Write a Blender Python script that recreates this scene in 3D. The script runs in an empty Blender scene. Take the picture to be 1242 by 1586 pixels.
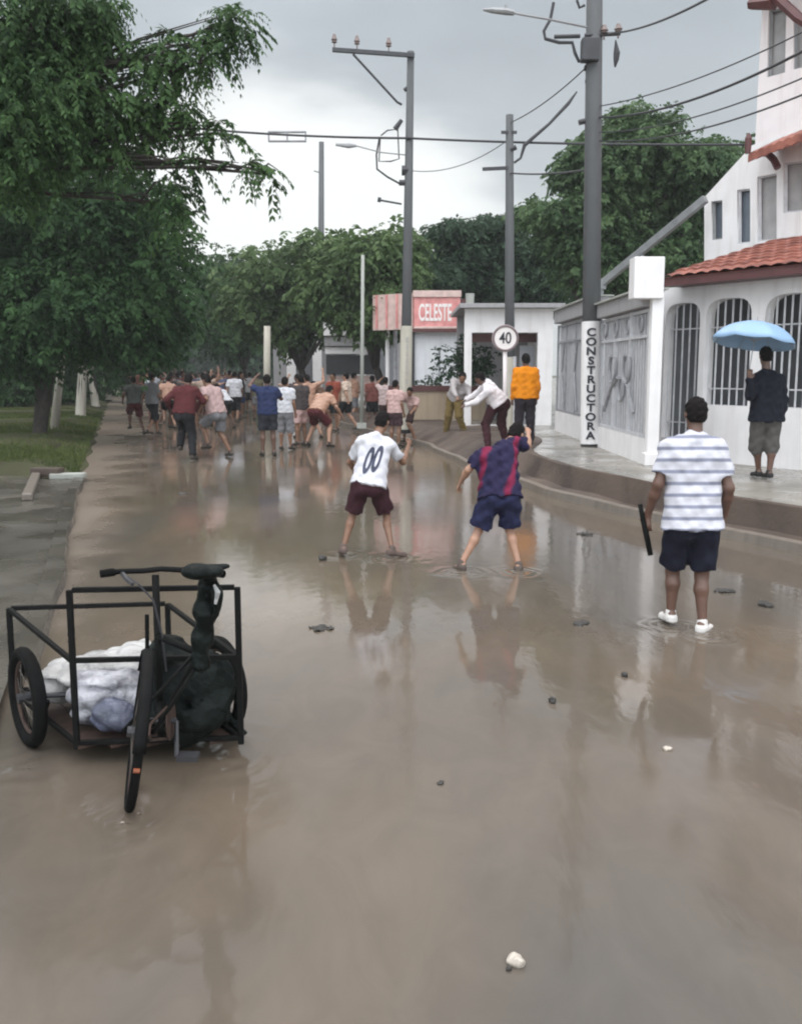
import bpy, bmesh, math, random
import numpy as np
from mathutils import Vector, Matrix
R = math.radians
rnd = random.Random(7)
rng = np.random.default_rng(11)
SC = bpy.context.scene
COL = SC.collection

# ------------------------------------------------------------------ camera
F_PX, W_PX, H_PX = 1500.0, 1242.0, 1586.0
CAM_Z = 1.8
PITCH = math.atan((793 - 575) / F_PX)
cam_d = bpy.data.cameras.new('camera')
cam = bpy.data.objects.new('camera', cam_d); COL.objects.link(cam)
cam.location = (0, 0, CAM_Z); cam.rotation_euler = (math.pi / 2 - PITCH, 0, 0)
cam_d.sensor_fit = 'VERTICAL'; cam_d.sensor_height = 24.0
cam_d.lens = 24.0 * F_PX / H_PX
cam_d.clip_start = 0.05; cam_d.clip_end = 2000
SC.camera = cam
SC.render.resolution_x = 801; SC.render.resolution_y = 1024

# ------------------------------------------------------------------ world, sun, exposure
SC.view_settings.view_transform = 'Standard'; SC.view_settings.look = 'None'
SC.cycles.filter_width = 2.1
SC.view_settings.exposure = 0.0; SC.view_settings.gamma = 1.0
SUN_EL, SUN_AZ = R(52), R(-25)            # azimuth from +Y towards +X
world = bpy.data.worlds.new('World'); SC.world = world; world.use_nodes = True
def build_world():
    nt = world.node_tree; N = nt.nodes; L = nt.links
    N.clear()
    out = N.new('ShaderNodeOutputWorld'); bg = N.new('ShaderNodeBackground'); bg.inputs[1].default_value = 0.1
    L.new(bg.outputs[0], out.inputs[0])
    sky = N.new('ShaderNodeTexSky'); sky.sky_type = 'NISHITA'; sky.sun_disc = False
    sky.sun_elevation = SUN_EL; sky.sun_rotation = SUN_AZ
    tc = N.new('ShaderNodeTexCoord')
    sep = N.new('ShaderNodeSeparateXYZ'); L.new(tc.outputs['Generated'], sep.inputs[0])
    # overcast brightness by elevation
    el = N.new('ShaderNodeValToRGB'); L.new(sep.outputs[2], el.inputs[0])
    cr = el.color_ramp
    stops = [(0.0, (6.6, 6.9, 7.0)), (0.10, (6.5, 6.9, 7.05)), (0.20, (5.6, 6.05, 6.35)), (0.34, (5.1, 5.6, 6.0)), (0.55, (8, 8.3, 8.6)), (1.0, (14, 14, 14.3))]
    while len(cr.elements) < len(stops): cr.elements.new(0.5)
    for e, (p, c) in zip(cr.elements, stops): e.position = p; e.color = (*c, 1)
    # unseen sky behind the camera, boosted to brighten faces turned towards it
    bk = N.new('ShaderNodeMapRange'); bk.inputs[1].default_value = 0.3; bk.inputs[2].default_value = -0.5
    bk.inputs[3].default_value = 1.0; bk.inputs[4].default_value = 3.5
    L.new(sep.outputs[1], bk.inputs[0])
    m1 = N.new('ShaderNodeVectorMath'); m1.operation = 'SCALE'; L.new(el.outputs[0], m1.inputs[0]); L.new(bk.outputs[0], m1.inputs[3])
    # cloud texture
    mp = N.new('ShaderNodeMapping'); mp.inputs['Scale'].default_value = (1.0, 1.0, 2.6)
    L.new(tc.outputs['Generated'], mp.inputs[0])
    nz = N.new('ShaderNodeTexNoise'); nz.inputs['Scale'].default_value = 3.2; nz.inputs['Detail'].default_value = 5; nz.inputs['Roughness'].default_value = 0.5
    L.new(mp.outputs[0], nz.inputs[0])
    nr = N.new('ShaderNodeMapRange'); nr.inputs[1].default_value = 0.3; nr.inputs[2].default_value = 0.7
    nr.inputs[3].default_value = 0.88; nr.inputs[4].default_value = 1.1
    L.new(nz.outputs[0], nr.inputs[0])
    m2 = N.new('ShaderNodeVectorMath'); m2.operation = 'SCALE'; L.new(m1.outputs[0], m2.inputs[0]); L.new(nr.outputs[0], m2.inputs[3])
    # bright break in the clouds low on the left, its edge torn by the noise
    dv = Vector((-0.15, 1.02, 0.145)).normalized()
    dp = N.new('ShaderNodeVectorMath'); dp.operation = 'DISTANCE'
    sq = N.new('ShaderNodeVectorMath'); sq.operation = 'MULTIPLY'; sq.inputs[1].default_value = (1.0, 1.0, 1.75)
    L.new(tc.outputs['Generated'], sq.inputs[0]); L.new(sq.outputs[0], dp.inputs[0])
    dp.inputs[1].default_value = (dv.x, dv.y, dv.z * 1.75)
    ad = N.new('ShaderNodeMath'); ad.operation = 'MULTIPLY_ADD'; ad.inputs[1].default_value = -0.38; L.new(nz.outputs[0], ad.inputs[0])
    L.new(dp.outputs['Value'], ad.inputs[2])
    br = N.new('ShaderNodeMapRange'); br.interpolation_type = 'SMOOTHSTEP'
    br.inputs[1].default_value = 0.085; br.inputs[2].default_value = -0.075; br.inputs[3].default_value = 0; br.inputs[4].default_value = 1
    L.new(ad.outputs[0], br.inputs[0])
    mx = N.new('ShaderNodeMixRGB'); L.new(br.outputs[0], mx.inputs[0]); L.new(m2.outputs[0], mx.inputs[1]); mx.inputs[2].default_value = (10.6, 10.8, 10.7, 1)
    mx2 = N.new('ShaderNodeMixRGB'); mx2.inputs[0].default_value = 0.95
    L.new(sky.outputs[0], mx2.inputs[1]); L.new(mx.outputs[0], mx2.inputs[2])
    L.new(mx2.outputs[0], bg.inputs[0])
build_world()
sun_d = bpy.data.lights.new('sun', 'SUN'); sun_d.energy = 0.8; sun_d.angle = R(20); sun_d.color = (1, 0.96, 0.9)
sun = bpy.data.objects.new('sun', sun_d); COL.objects.link(sun)
sv = Vector((math.sin(SUN_AZ) * math.cos(SUN_EL), math.cos(SUN_AZ) * math.cos(SUN_EL), math.sin(SUN_EL)))
sun.rotation_euler = sv.to_track_quat('Z', 'Y').to_euler()

# ------------------------------------------------------------------ geometry helpers
CP, SP = math.cos(PITCH), math.sin(PITCH)
def ray(px, py):
    u = (px - W_PX / 2) / F_PX; v = (H_PX / 2 - py) / F_PX
    return Vector((u, CP + SP * v, -SP + CP * v))
def at(px, py, Y):
    d = ray(px, py); t = Y / d.y
    return Vector((d.x * t, Y, CAM_Z + d.z * t))
def gp(px, py, z=0.0):
    d = ray(px, py); t = (z - CAM_Z) / d.z
    return Vector((d.x * t, d.y * t, z))
def lerp(a, b, t): return a + (b - a) * t

class MB:
    def __init__(s): s.v = []; s.f = []
    def add(s, vs, fs):
        o = len(s.v); s.v += [tuple(v) for v in vs]; s.f += [tuple(i + o for i in f) for f in fs]; return s
    def box(s, c, size, rot=None):
        c = Vector(c); hx, hy, hz = [q / 2 for q in size]
        vs = [Vector((x, y, z)) for x in (-hx, hx) for y in (-hy, hy) for z in (-hz, hz)]
        if rot is not None: vs = [rot @ v for v in vs]
        return s.add([c + v for v in vs], [(0, 1, 3, 2), (4, 6, 7, 5), (0, 4, 5, 1), (2, 3, 7, 6), (0, 2, 6, 4), (1, 5, 7, 3)])
    def tube(s, pts, r, n=8, caps=True):
        pts = [Vector(p) for p in pts]
        if not hasattr(r, '__len__'): r = [r] * len(pts)
        rings = []; prev = None
        for i, p in enumerate(pts):
            t = (pts[min(i + 1, len(pts) - 1)] - pts[max(i - 1, 0)]).normalized()
            if prev is None:
                a = Vector((0, 0, 1)) if abs(t.z) < 0.9 else Vector((1, 0, 0))
                x = t.cross(a).normalized()
            else:
                x = (prev - t * prev.dot(t)).normalized()
            prev = x; y = t.cross(x)
            rings.append([p + (x * math.cos(2 * math.pi * k / n) + y * math.sin(2 * math.pi * k / n)) * r[i] for k in range(n)])
        vs = [v for g in rings for v in g]; fs = []
        for i in range(len(pts) - 1):
            for k in range(n):
                a = i * n + k; b = i * n + (k + 1) % n
                fs.append((a, b, b + n, a + n))
        if caps:
            fs.append(tuple(range(n))[::-1]); fs.append(tuple((len(pts) - 1) * n + k for k in range(n)))
        return s.add(vs, fs)
    def bar(s, a, b, w, h=None):
        a = Vector(a); b = Vector(b); h = h or w
        t = (b - a).normalized(); up = Vector((0, 0, 1)) if abs(t.z) < 0.95 else Vector((0, 1, 0))
        x = t.cross(up).normalized(); y = x.cross(t).normalized()
        m = Matrix((x, t, y)).transposed()
        return s.box((a + b) / 2, (w, (b - a).length, h), m)
    def ring(s, c, axis, Rr, r, n=28, m=8, a0=0, a1=2 * math.pi):
        c = Vector(c); axis = Vector(axis).normalized()
        x = axis.orthogonal().normalized(); 
        if abs(axis.z) < 0.9: x = axis.cross(Vector((0, 0, 1))).normalized()
        y = axis.cross(x)
        full = abs(a1 - a0 - 2 * math.pi) < 1e-6
        pts = [c + (x * math.cos(a0 + (a1 - a0) * k / n) + y * math.sin(a0 + (a1 - a0) * k / n)) * Rr for k in range(n if full else n + 1)]
        if full:
            o = len(s.v); vs = []; 
            for k, p in enumerate(pts):
                d = (p - c).normalized()
                vs += [p + (d * math.cos(2 * math.pi * j / m) + axis * math.sin(2 * math.pi * j / m)) * r for j in range(m)]
            fs = [(k * m + j, k * m + (j + 1) % m, ((k + 1) % n) * m + (j + 1) % m, ((k + 1) % n) * m + j) for k in range(n) for j in range(m)]
            return s.add(vs, fs)
        return s.tube(pts, r, m)
    def disc(s, c, axis, r, th, n=28):
        c = Vector(c); axis = Vector(axis).normalized()
        return s.tube([c - axis * th / 2, c + axis * th / 2], r, n)
    def sheet(s, P, Q):
        """quads between two polylines"""
        n = len(P)
        return s.add(list(P) + list(Q), [(i, i + 1, n + i + 1, n + i) for i in range(n - 1)])
    def build(s, name, m, parent=None, smooth=False, bevel=0):
        me = bpy.data.meshes.new(name); me.from_pydata(s.v, [], s.f)
        bm = bmesh.new(); bm.from_mesh(me); bmesh.ops.recalc_face_normals(bm, faces=bm.faces); bm.to_mesh(me); bm.free()
        if smooth: me.polygons.foreach_set('use_smooth', [True] * len(me.polygons))
        o = link(name, me, m, parent)
        if bevel:
            md = o.modifiers.new('bevel', 'BEVEL'); md.width = bevel; md.segments = 2; md.limit_method = 'ANGLE'; md.angle_limit = R(40)
        return o

def link(name, me, m, parent=None):
    o = bpy.data.objects.new(name, me); COL.objects.link(o)
    if m: me.materials.append(m)
    if parent:
        o.parent = parent
        pl = Vector()
        q = parent
        while q: pl += q.location; q = q.parent
        me.transform(Matrix.Translation(-pl))
    return o
def tag(o, label=None, cat=None, group=None, kind=None):
    if label: o['label'] = label
    if cat: o['category'] = cat
    if group: o['group'] = group
    if kind: o['kind'] = kind
    return o
def empty(name, loc, label, cat, group=None):
    o = bpy.data.objects.new(name, None); COL.objects.link(o); o.location = loc; o.empty_display_size = 0.1
    return tag(o, label, cat, group)
def mesh_np(name, V, Fq, smooth=False):
    me = bpy.data.meshes.new(name); n = len(V); k = Fq.shape[1]
    me.vertices.add(n); me.vertices.foreach_set('co', np.ascontiguousarray(V, dtype=np.float32).ravel())
    me.loops.add(Fq.size); me.loops.foreach_set('vertex_index', np.ascontiguousarray(Fq, dtype=np.int32).ravel())
    me.polygons.add(len(Fq)); me.polygons.foreach_set('loop_start', np.arange(0, Fq.size, k, dtype=np.int32))
    me.update(calc_edges=True)
    if smooth: me.polygons.foreach_set('use_smooth', np.ones(len(Fq), dtype=bool))
    return me

# ------------------------------------------------------------------ materials
def mat(name, c, rough=0.6, metal=0.0, var=0.15, scale=6.0, bump=0.0, bscale=40.0, spec=0.5, c2=None):
    m = bpy.data.materials.new(name); m.use_nodes = True
    nt = m.node_tree; b = nt.nodes['Principled BSDF']
    b.inputs['Roughness'].default_value = rough; b.inputs['Metallic'].default_value = metal
    b.inputs['Specular IOR Level'].default_value = spec
    tc = nt.nodes.new('ShaderNodeTexCoord')
    nz = nt.nodes.new('ShaderNodeTexNoise'); nz.inputs['Scale'].default_value = scale; nz.inputs['Detail'].default_value = 6
    nt.links.new(tc.outputs['Object'], nz.inputs[0])
    rp = nt.nodes.new('ShaderNodeValToRGB')
    a = [max(0, q * (1 - var)) for q in c]; d = [min(1, q * (1 + var)) for q in (c2 or c)]
    rp.color_ramp.elements[0].position = 0.3; rp.color_ramp.elements[0].color = (*a, 1)
    rp.color_ramp.elements[1].position = 0.7; rp.color_ramp.elements[1].color = (*d, 1)
    nt.links.new(nz.outputs[0], rp.inputs[0]); nt.links.new(rp.outputs[0], b.inputs['Base Color'])
    if bump:
        n2 = nt.nodes.new('ShaderNodeTexNoise'); n2.inputs['Scale'].default_value = bscale; n2.inputs['Detail'].default_value = 4
        nt.links.new(tc.outputs['Object'], n2.inputs[0])
        bp = nt.nodes.new('ShaderNodeBump'); bp.inputs['Strength'].default_value = bump; bp.inputs['Distance'].default_value = 0.02
        nt.links.new(n2.outputs[0], bp.inputs['Height']); nt.links.new(bp.outputs[0], b.inputs['Normal'])
    return m
def stained(name, c, stain, rough=0.7, zscale=0.35, amount=0.5, scale=1.6):
    """painted wall with vertical rain streaks and blotches"""
    m = mat(name, c, rough, var=0.05, scale=3, bump=0.15, bscale=60)
    nt = m.node_tree; b = nt.nodes['Principled BSDF']
    src = b.inputs['Base Color'].links[0].from_socket
    tc = nt.nodes.new('ShaderNodeTexCoord'); mp = nt.nodes.new('ShaderNodeMapping'); mp.inputs['Scale'].default_value = (scale * 2.2, scale * 2.2, zscale)
    nt.links.new(tc.outputs['Object'], mp.inputs[0])
    nz = nt.nodes.new('ShaderNodeTexNoise'); nz.inputs['Scale'].default_value = 2.0; nz.inputs['Detail'].default_value = 7
    nt.links.new(mp.outputs[0], nz.inputs[0])
    mr = nt.nodes.new('ShaderNodeMapRange'); mr.inputs[1].default_value = 0.48; mr.inputs[2].default_value = 0.8; mr.inputs[3].default_value = 0; mr.inputs[4].default_value = amount
    nt.links.new(nz.outputs[0], mr.inputs[0])
    mx = nt.nodes.new('ShaderNodeMixRGB'); nt.links.new(mr.outputs[0], mx.inputs[0]); nt.links.new(src, mx.inputs[1]); mx.inputs[2].default_value = (*stain, 1)
    nt.links.new(mx.outputs[0], b.inputs['Base Color'])
    return m
def leafmat(name, c1, c2):
    m = bpy.data.materials.new(name); m.use_nodes = True; nt = m.node_tree; b = nt.nodes['Principled BSDF']
    b.inputs['Roughness'].default_value = 0.6; b.inputs['Specular IOR Level'].default_value = 0.15
    g = nt.nodes.new('ShaderNodeNewGeometry'); tc = nt.nodes.new('ShaderNodeTexCoord')
    nz = nt.nodes.new('ShaderNodeTexNoise'); nz.inputs['Scale'].default_value = 0.55; nz.inputs['Detail'].default_value = 3
    nt.links.new(tc.outputs['Object'], nz.inputs[0])
    ad = nt.nodes.new('ShaderNodeMath'); ad.operation = 'MULTIPLY_ADD'; ad.inputs[1].default_value = 0.45
    nt.links.new(g.outputs['Random Per Island'], ad.inputs[0]); 
    sb = nt.nodes.new('ShaderNodeMath'); sb.operation = 'SUBTRACT'; sb.inputs[1].default_value = 0.22
    nt.links.new(nz.outputs[0], sb.inputs[0]); nt.links.new(sb.outputs[0], ad.inputs[2])
    rp = nt.nodes.new('ShaderNodeValToRGB'); rp.color_ramp.elements[0].position = 0.2; rp.color_ramp.elements[0].color = (*c1, 1)
    rp.color_ramp.elements[1].position = 0.8; rp.color_ramp.elements[1].color = (*c2, 1)
    nt.links.new(ad.outputs[0], rp.inputs[0]); nt.links.new(rp.outputs[0], b.inputs['Base Color'])
    tr = nt.nodes.new('ShaderNodeBsdfTranslucent'); nt.links.new(rp.outputs[0], tr.inputs[0])
    mx = nt.nodes.new('ShaderNodeMixShader'); mx.inputs[0].default_value = 0.3
    nt.links.new(b.outputs[0], mx.inputs[1]); nt.links.new(tr.outputs[0], mx.inputs[2])
    nt.links.new(mx.outputs[0], nt.nodes['Material Output'].inputs[0])
    return m
def wet(name, c1, c2, r0, r1, scale, bump, stretch=(1, 1, 1), ior=1.33, rip=9.0, streak=False, silt=False):
    """muddy water or wet ground: brown body, glossy film of uneven smoothness, fine ripples"""
    m = bpy.data.materials.new(name); m.use_nodes = True; nt = m.node_tree; N = nt.nodes; L = nt.links; b = N['Principled BSDF']
    b.inputs['IOR'].default_value = ior
    tc = N.new('ShaderNodeTexCoord'); mp = N.new('ShaderNodeMapping'); mp.inputs['Scale'].default_value = stretch; mp.inputs['Rotation'].default_value = (0, 0, R(-15))
    L.new(tc.outputs['Object'], mp.inputs[0])
    nz = N.new('ShaderNodeTexNoise'); nz.inputs['Scale'].default_value = scale; nz.inputs['Detail'].default_value = 6; nz.inputs['Distortion'].default_value = 0.6
    L.new(mp.outputs[0], nz.inputs[0])
    rp = N.new('ShaderNodeValToRGB'); rp.color_ramp.elements[0].position = 0.34; rp.color_ramp.elements[0].color = (*c1, 1)
    rp.color_ramp.elements[1].position = 0.66; rp.color_ramp.elements[1].color = (*c2, 1)
    L.new(nz.outputs[0], rp.inputs[0]); L.new(rp.outputs[0], b.inputs['Base Color'])
    if streak:     # silt drawn out by the current
        mp2 = N.new('ShaderNodeMapping'); mp2.inputs['Rotation'].default_value = (0, 0, R(-20)); mp2.inputs['Scale'].default_value = (2.0, 1.0, 1); L.new(tc.outputs['Object'], mp2.inputs[0])
        n4 = N.new('ShaderNodeTexNoise'); n4.inputs['Scale'].default_value = 1.6; n4.inputs['Detail'].default_value = 9; n4.inputs['Roughness'].default_value = .65; n4.inputs['Distortion'].default_value = 1.2; L.new(mp2.outputs[0], n4.inputs[0])
        m4 = N.new('ShaderNodeMapRange'); m4.inputs[1].default_value = .35; m4.inputs[2].default_value = .65; m4.inputs[3].default_value = .92; m4.inputs[4].default_value = 1.07; L.new(n4.outputs[0], m4.inputs[0])
        sc4 = N.new('ShaderNodeVectorMath'); sc4.operation = 'SCALE'; L.new(rp.outputs[0], sc4.inputs[0]); L.new(m4.outputs[0], sc4.inputs[3]); L.new(sc4.outputs[0], b.inputs['Base Color'])
    if silt:       # lighter, duller silt where the attribute says so, its edge broken by noise
        av = N.new('ShaderNodeAttribute'); av.attribute_name = 'silt'
        n5 = N.new('ShaderNodeTexNoise'); n5.inputs['Scale'].default_value = .9; n5.inputs['Detail'].default_value = 6; L.new(tc.outputs['Object'], n5.inputs[0])
        a5 = N.new('ShaderNodeMath'); a5.operation = 'MULTIPLY_ADD'; a5.inputs[1].default_value = 1.5; a5.inputs[2].default_value = -.75; L.new(n5.outputs[0], a5.inputs[0])
        b5 = N.new('ShaderNodeMath'); b5.operation = 'ADD'; L.new(a5.outputs[0], b5.inputs[0]); L.new(av.outputs['Fac'], b5.inputs[1])
        f5 = N.new('ShaderNodeMapRange'); f5.interpolation_type = 'SMOOTHSTEP'; f5.inputs[1].default_value = .15; f5.inputs[2].default_value = .95; f5.inputs[3].default_value = 0; f5.inputs[4].default_value = .8; L.new(b5.outputs[0], f5.inputs[0])
        z5 = N.new('ShaderNodeMath'); z5.operation = 'GREATER_THAN'; z5.inputs[1].default_value = .001; L.new(av.outputs['Fac'], z5.inputs[0])
        g5 = N.new('ShaderNodeMath'); g5.operation = 'MULTIPLY'; L.new(f5.outputs[0], g5.inputs[0]); L.new(z5.outputs[0], g5.inputs[1])
        x5 = N.new('ShaderNodeMixRGB'); L.new(g5.outputs[0], x5.inputs[0]); L.new(b.inputs['Base Color'].links[0].from_socket, x5.inputs[1]); x5.inputs[2].default_value = (.205, .165, .132, 1); L.new(x5.outputs[0], b.inputs['Base Color'])
        siltfac = g5.outputs[0]
    n2 = N.new('ShaderNodeTexNoise'); n2.inputs['Scale'].default_value = scale * 1.7; n2.inputs['Detail'].default_value = 5
    L.new(mp.outputs[0], n2.inputs[0])
    mr = N.new('ShaderNodeMapRange'); mr.inputs[1].default_value = 0.38; mr.inputs[2].default_value = 0.62; mr.inputs[3].default_value = r0; mr.inputs[4].default_value = r1
    L.new(n2.outputs[0], mr.inputs[0]); L.new(mr.outputs[0], b.inputs['Roughness'])
    if silt: r5 = N.new('ShaderNodeMath'); r5.operation = 'MULTIPLY_ADD'; r5.inputs[1].default_value = .32; L.new(siltfac, r5.inputs[0]); L.new(mr.outputs[0], r5.inputs[2]); L.new(r5.outputs[0], b.inputs['Roughness'])
    n3 = N.new('ShaderNodeTexNoise'); n3.inputs['Scale'].default_value = rip; n3.inputs['Detail'].default_value = 3
    L.new(mp.outputs[0], n3.inputs[0])
    bp = N.new('ShaderNodeBump'); bp.inputs['Strength'].default_value = bump; bp.inputs['Distance'].default_value = 0.02
    L.new(n3.outputs[0], bp.inputs['Height']); L.new(bp.outputs[0], b.inputs['Normal'])
    return m
M = {}
M['road'] = wet('wet_road', (0.100, 0.089, 0.077), (0.165, 0.124, 0.087), 0.04, 0.15, 0.30, 0.06, (1.3, 0.55, 1), ior=1.45, streak=True, silt=True)
M['mud'] = wet('wet_mud', (0.058, 0.044, 0.037), (0.115, 0.086, 0.070), 0.5, 0.8, 0.9, 0.5, ior=1.3, rip=14)
M['walk'] = wet('wet_concrete', (0.17, 0.16, 0.14), (0.27, 0.25, 0.22), 0.12, 0.45, 0.8, 0.12, ior=1.4, rip=20)
M['kerb_l'] = stained('pale_concrete', (0.36, 0.33, 0.29), (0.16, 0.13, 0.10), 0.6, amount=.8)
M['apron'] = wet('wet_concrete_apron', (0.055, 0.050, 0.042), (0.105, 0.095, 0.080), 0.10, 0.40, 0.7, 0.12, ior=1.35, rip=16)
M['earth'] = mat('verge_earth', (0.055, 0.050, 0.028), 0.85, var=0.4, scale=0.6, bump=0.6, bscale=9, c2=(0.055, 0.06, 0.028), spec=.15)
M['grass'] = leafmat('grass_blades', (0.045, 0.07, 0.02), (0.13, 0.15, 0.05))
M['kerb'] = stained('kerb_concrete', (0.17, 0.145, 0.122), (0.08, 0.065, 0.05), 0.4, amount=.8)
M['white'] = stained('white_paint', (0.80, 0.78, 0.78), (0.45, 0.41, 0.38), 0.6, amount=0.36)
M['white_pink'] = stained('pinkish_white_paint', (0.82, 0.75, 0.75), (0.5, 0.37, 0.34), 0.6, amount=0.45)
M['bluewhite'] = stained('blue_white_paint', (0.74, 0.75, 0.78), (0.45, 0.46, 0.48), 0.6, amount=0.35)
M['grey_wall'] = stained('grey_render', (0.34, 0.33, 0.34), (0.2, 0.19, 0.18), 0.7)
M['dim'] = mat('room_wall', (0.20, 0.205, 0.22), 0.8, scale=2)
M['tile'] = mat('red_roof_tile', (0.20, 0.055, 0.038), 0.55, var=0.35, scale=3.5, c2=(0.27, 0.095, 0.066), bump=0.4)
M['maroon'] = mat('maroon_fascia', (0.10, 0.035, 0.035), 0.5)
M['pink_sign'] = mat('pink_sign_board', (0.62, 0.22, 0.21), 0.5, var=0.12, scale=4, c2=(0.72, 0.32, 0.30))
M['pale_pink'] = mat('pale_pink_panel', (0.62, 0.46, 0.42), 0.6)
M['letter_white'] = mat('white_lettering', (0.85, 0.80, 0.78), 0.5, var=0.04)
M['letter_black'] = mat('black_lettering', (0.02, 0.02, 0.03), 0.5)
M['tan'] = stained('tan_paint', (0.42, 0.33, 0.24), (0.25, 0.18, 0.13), 0.7)
M['conc'] = stained('pole_concrete', (0.085, 0.088, 0.092), (0.05, 0.05, 0.05), 0.75)
M['conc_l'] = stained('pale_pole_concrete', (0.36, 0.37, 0.34), (0.2, 0.2, 0.18), 0.75)
M['whitewash'] = stained('whitewash', (0.50, 0.47, 0.40), (0.25, 0.2, 0.16), 0.8, amount=.7)
M['metal_d'] = mat('dark_metal', (0.05, 0.05, 0.055), 0.5, 0.4)
M['metal_g'] = mat('grey_metal', (0.33, 0.33, 0.35), 0.5, 0.2, var=0.2)
M['metal_l'] = mat('pale_painted_metal', (0.55, 0.55, 0.57), 0.5, 0.1)
M['sheet'] = mat('pale_sheet_metal', (0.42, 0.42, 0.44), .5, .1, scale=2.5)
M['galv'] = mat('galvanised_sheet', (0.26, 0.265, 0.27), 0.4, 0.4)
M['wire'] = mat('cable_black', (0.035, 0.035, 0.04), 0.6)
M['ceramic'] = mat('insulator_ceramic', (0.16, 0.12, 0.11), 0.3)
M['frame_black'] = mat('cart_black_paint', (0.006, 0.006, 0.006), 0.7, 0.0, spec=.12, var=0.3, scale=20, bump=0.1)
M['rubber'] = mat('tyre_rubber', (0.006, 0.006, 0.006), 0.85, spec=.1, var=0.3, scale=14, bump=0.3)
M['steel'] = mat('spoke_steel', (0.12, 0.11, 0.10), 0.4, 0.8)
M['bark'] = mat('tree_bark', (0.035, 0.028, 0.024), 0.9, var=0.4, scale=8, bump=0.8, bscale=18)
M['leaf_l'] = leafmat('leaf_dark_green', (0.014, 0.040, 0.014), (0.044, 0.095, 0.030))
M['leaf_n'] = leafmat('leaf_near_green', (0.018, 0.045, 0.017), (0.075, 0.138, 0.045))
M['leaf_m'] = leafmat('leaf_mid_green', (0.042, 0.080, 0.026), (0.105, 0.16, 0.06))
M['leaf_r'] = leafmat('leaf_grey_green', (0.038, 0.078, 0.036), (0.105, 0.165, 0.070))
M['leaf_b'] = leafmat('leaf_blue_green', (0.020, 0.045, 0.027), (0.052, 0.092, 0.050))
M['tarp'] = mat('black_tarpaulin', (0.006, 0.009, 0.008), 0.55, var=0.5, scale=9, bump=0.7, bscale=26, spec=.12)
M['sack_w'] = mat('white_plastic_sheet', (0.36, 0.355, 0.35), 0.4, var=0.35, scale=6, bump=1.0, bscale=24)
M['sack_g'] = mat('grey_plastic_sack', (0.08, 0.083, 0.105), 0.3, var=0.4, scale=7, bump=1.0, bscale=26, c2=(0.34, 0.34, 0.37))
M['sack_b'] = mat('blue_grey_sack', (0.08, 0.088, 0.13), 0.4, var=0.4, scale=10, bump=0.8, bscale=18)
M['rust'] = mat('rusty_metal', (0.045, 0.025, 0.018), 0.8, var=0.4, scale=20)
M['umb'] = mat('pale_blue_nylon', (0.25, 0.39, 0.57), 0.45, var=0.06, scale=3)
M['stone_d'] = mat('dark_stone', (0.03, 0.028, 0.025), 0.5, bump=0.5)
M['stone_l'] = mat('pale_rubble', (0.48, 0.43, 0.37), 0.6, var=0.25, scale=18, bump=0.6)
M['hair'] = mat('black_hair', (0.010, 0.008, 0.008), 0.8, spec=.12, var=0.4, scale=60, bump=0.6, bscale=120)
M['eye'] = mat('eye_white', (0.7, 0.68, 0.65), 0.2)
SKIN = [mat('brown_skin', (0.20, 0.105, 0.065), 0.45, var=0.12, scale=9), mat('dark_brown_skin', (0.115, 0.06, 0.042), 0.45, var=0.12, scale=9),
        mat('tan_skin', (0.36, 0.20, 0.135), 0.45, var=0.1, scale=9)]
_cl = {}
def cloth(c):
    k = tuple(c)
    if k not in _cl: _cl[k] = mat('cloth_%d' % len(_cl), c, 0.85, var=0.09, scale=11, bump=0.45, bscale=19, spec=.12)
    return _cl[k]

# ================================================================== SETTING
def struct(o): return tag(o, kind='structure')
Kline = [(8.2, -2), (6.0, 4.5), (4.6, 7.8), (3.9, 9.6), (2.8, 12.0), (2.07, 14.2), (1.2, 18.5), (0.5, 23.5), (-1.3, 30), (-6.7, 50), (-14.5, 79), (-26, 121), (-47, 200)]
Tline = [(9.6, -2), (8.0, 4.5), (6.1, 7.8), (4.55, 9.8), (3.55, 12.0), (3.2, 14.2), (3.05, 18.5), (2.6, 23.5), (0.4, 30), (-5.2, 50), (-13, 79), (-24.5, 121), (-45.5, 200)]
Lline = [(0.2, -2), (-1.75, 4.2), (-2.94, 8.3), (-4.3, 12.7), (-6.85, 21.6), (-15.0, 50), (-23.4, 79), (-35.6, 121), (-58, 200)]
def dense(line, step=0.5):
    out = []
    for (x0, y0), (x1, y1) in zip(line[:-1], line[1:]):
        n = max(1, int(math.hypot(x1 - x0, y1 - y0) / step)) if y0 < 40 else 4
        for i in range(n):
            t = i / n; out.append((x0 + (x1 - x0) * t, y0 + (y1 - y0) * t))
    out.append(line[-1]); return out
def xat(line, y):
    for (x0, y0), (x1, y1) in zip(line[:-1], line[1:]):
        if y0 <= y <= y1: return x0 + (x1 - x0) * (y - y0) / (y1 - y0)
    return line[-1][0]
ZS = 0.42       # height of the right-hand pavement
g = MB(); g.add([(-260, -40, -0.03), (260, -40, -0.03), (260, 420, -0.03), (-260, 420, -0.03)], [(0, 1, 2, 3)])
struct(g.build('ground', M['earth']))
yy = [-6, -2, 0, 2, 3, 4, 5, 6, 7, 8, 9, 10, 12, 14, 16, 18, 21, 24, 27, 30, 35, 40, 50, 65, 80, 100, 121, 160, 200]
RY = list(np.arange(-6, 40, .3)) + [41, 44, 48, 52, 57, 65, 73, 80, 90, 100, 110, 121, 140, 160, 200]
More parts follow.
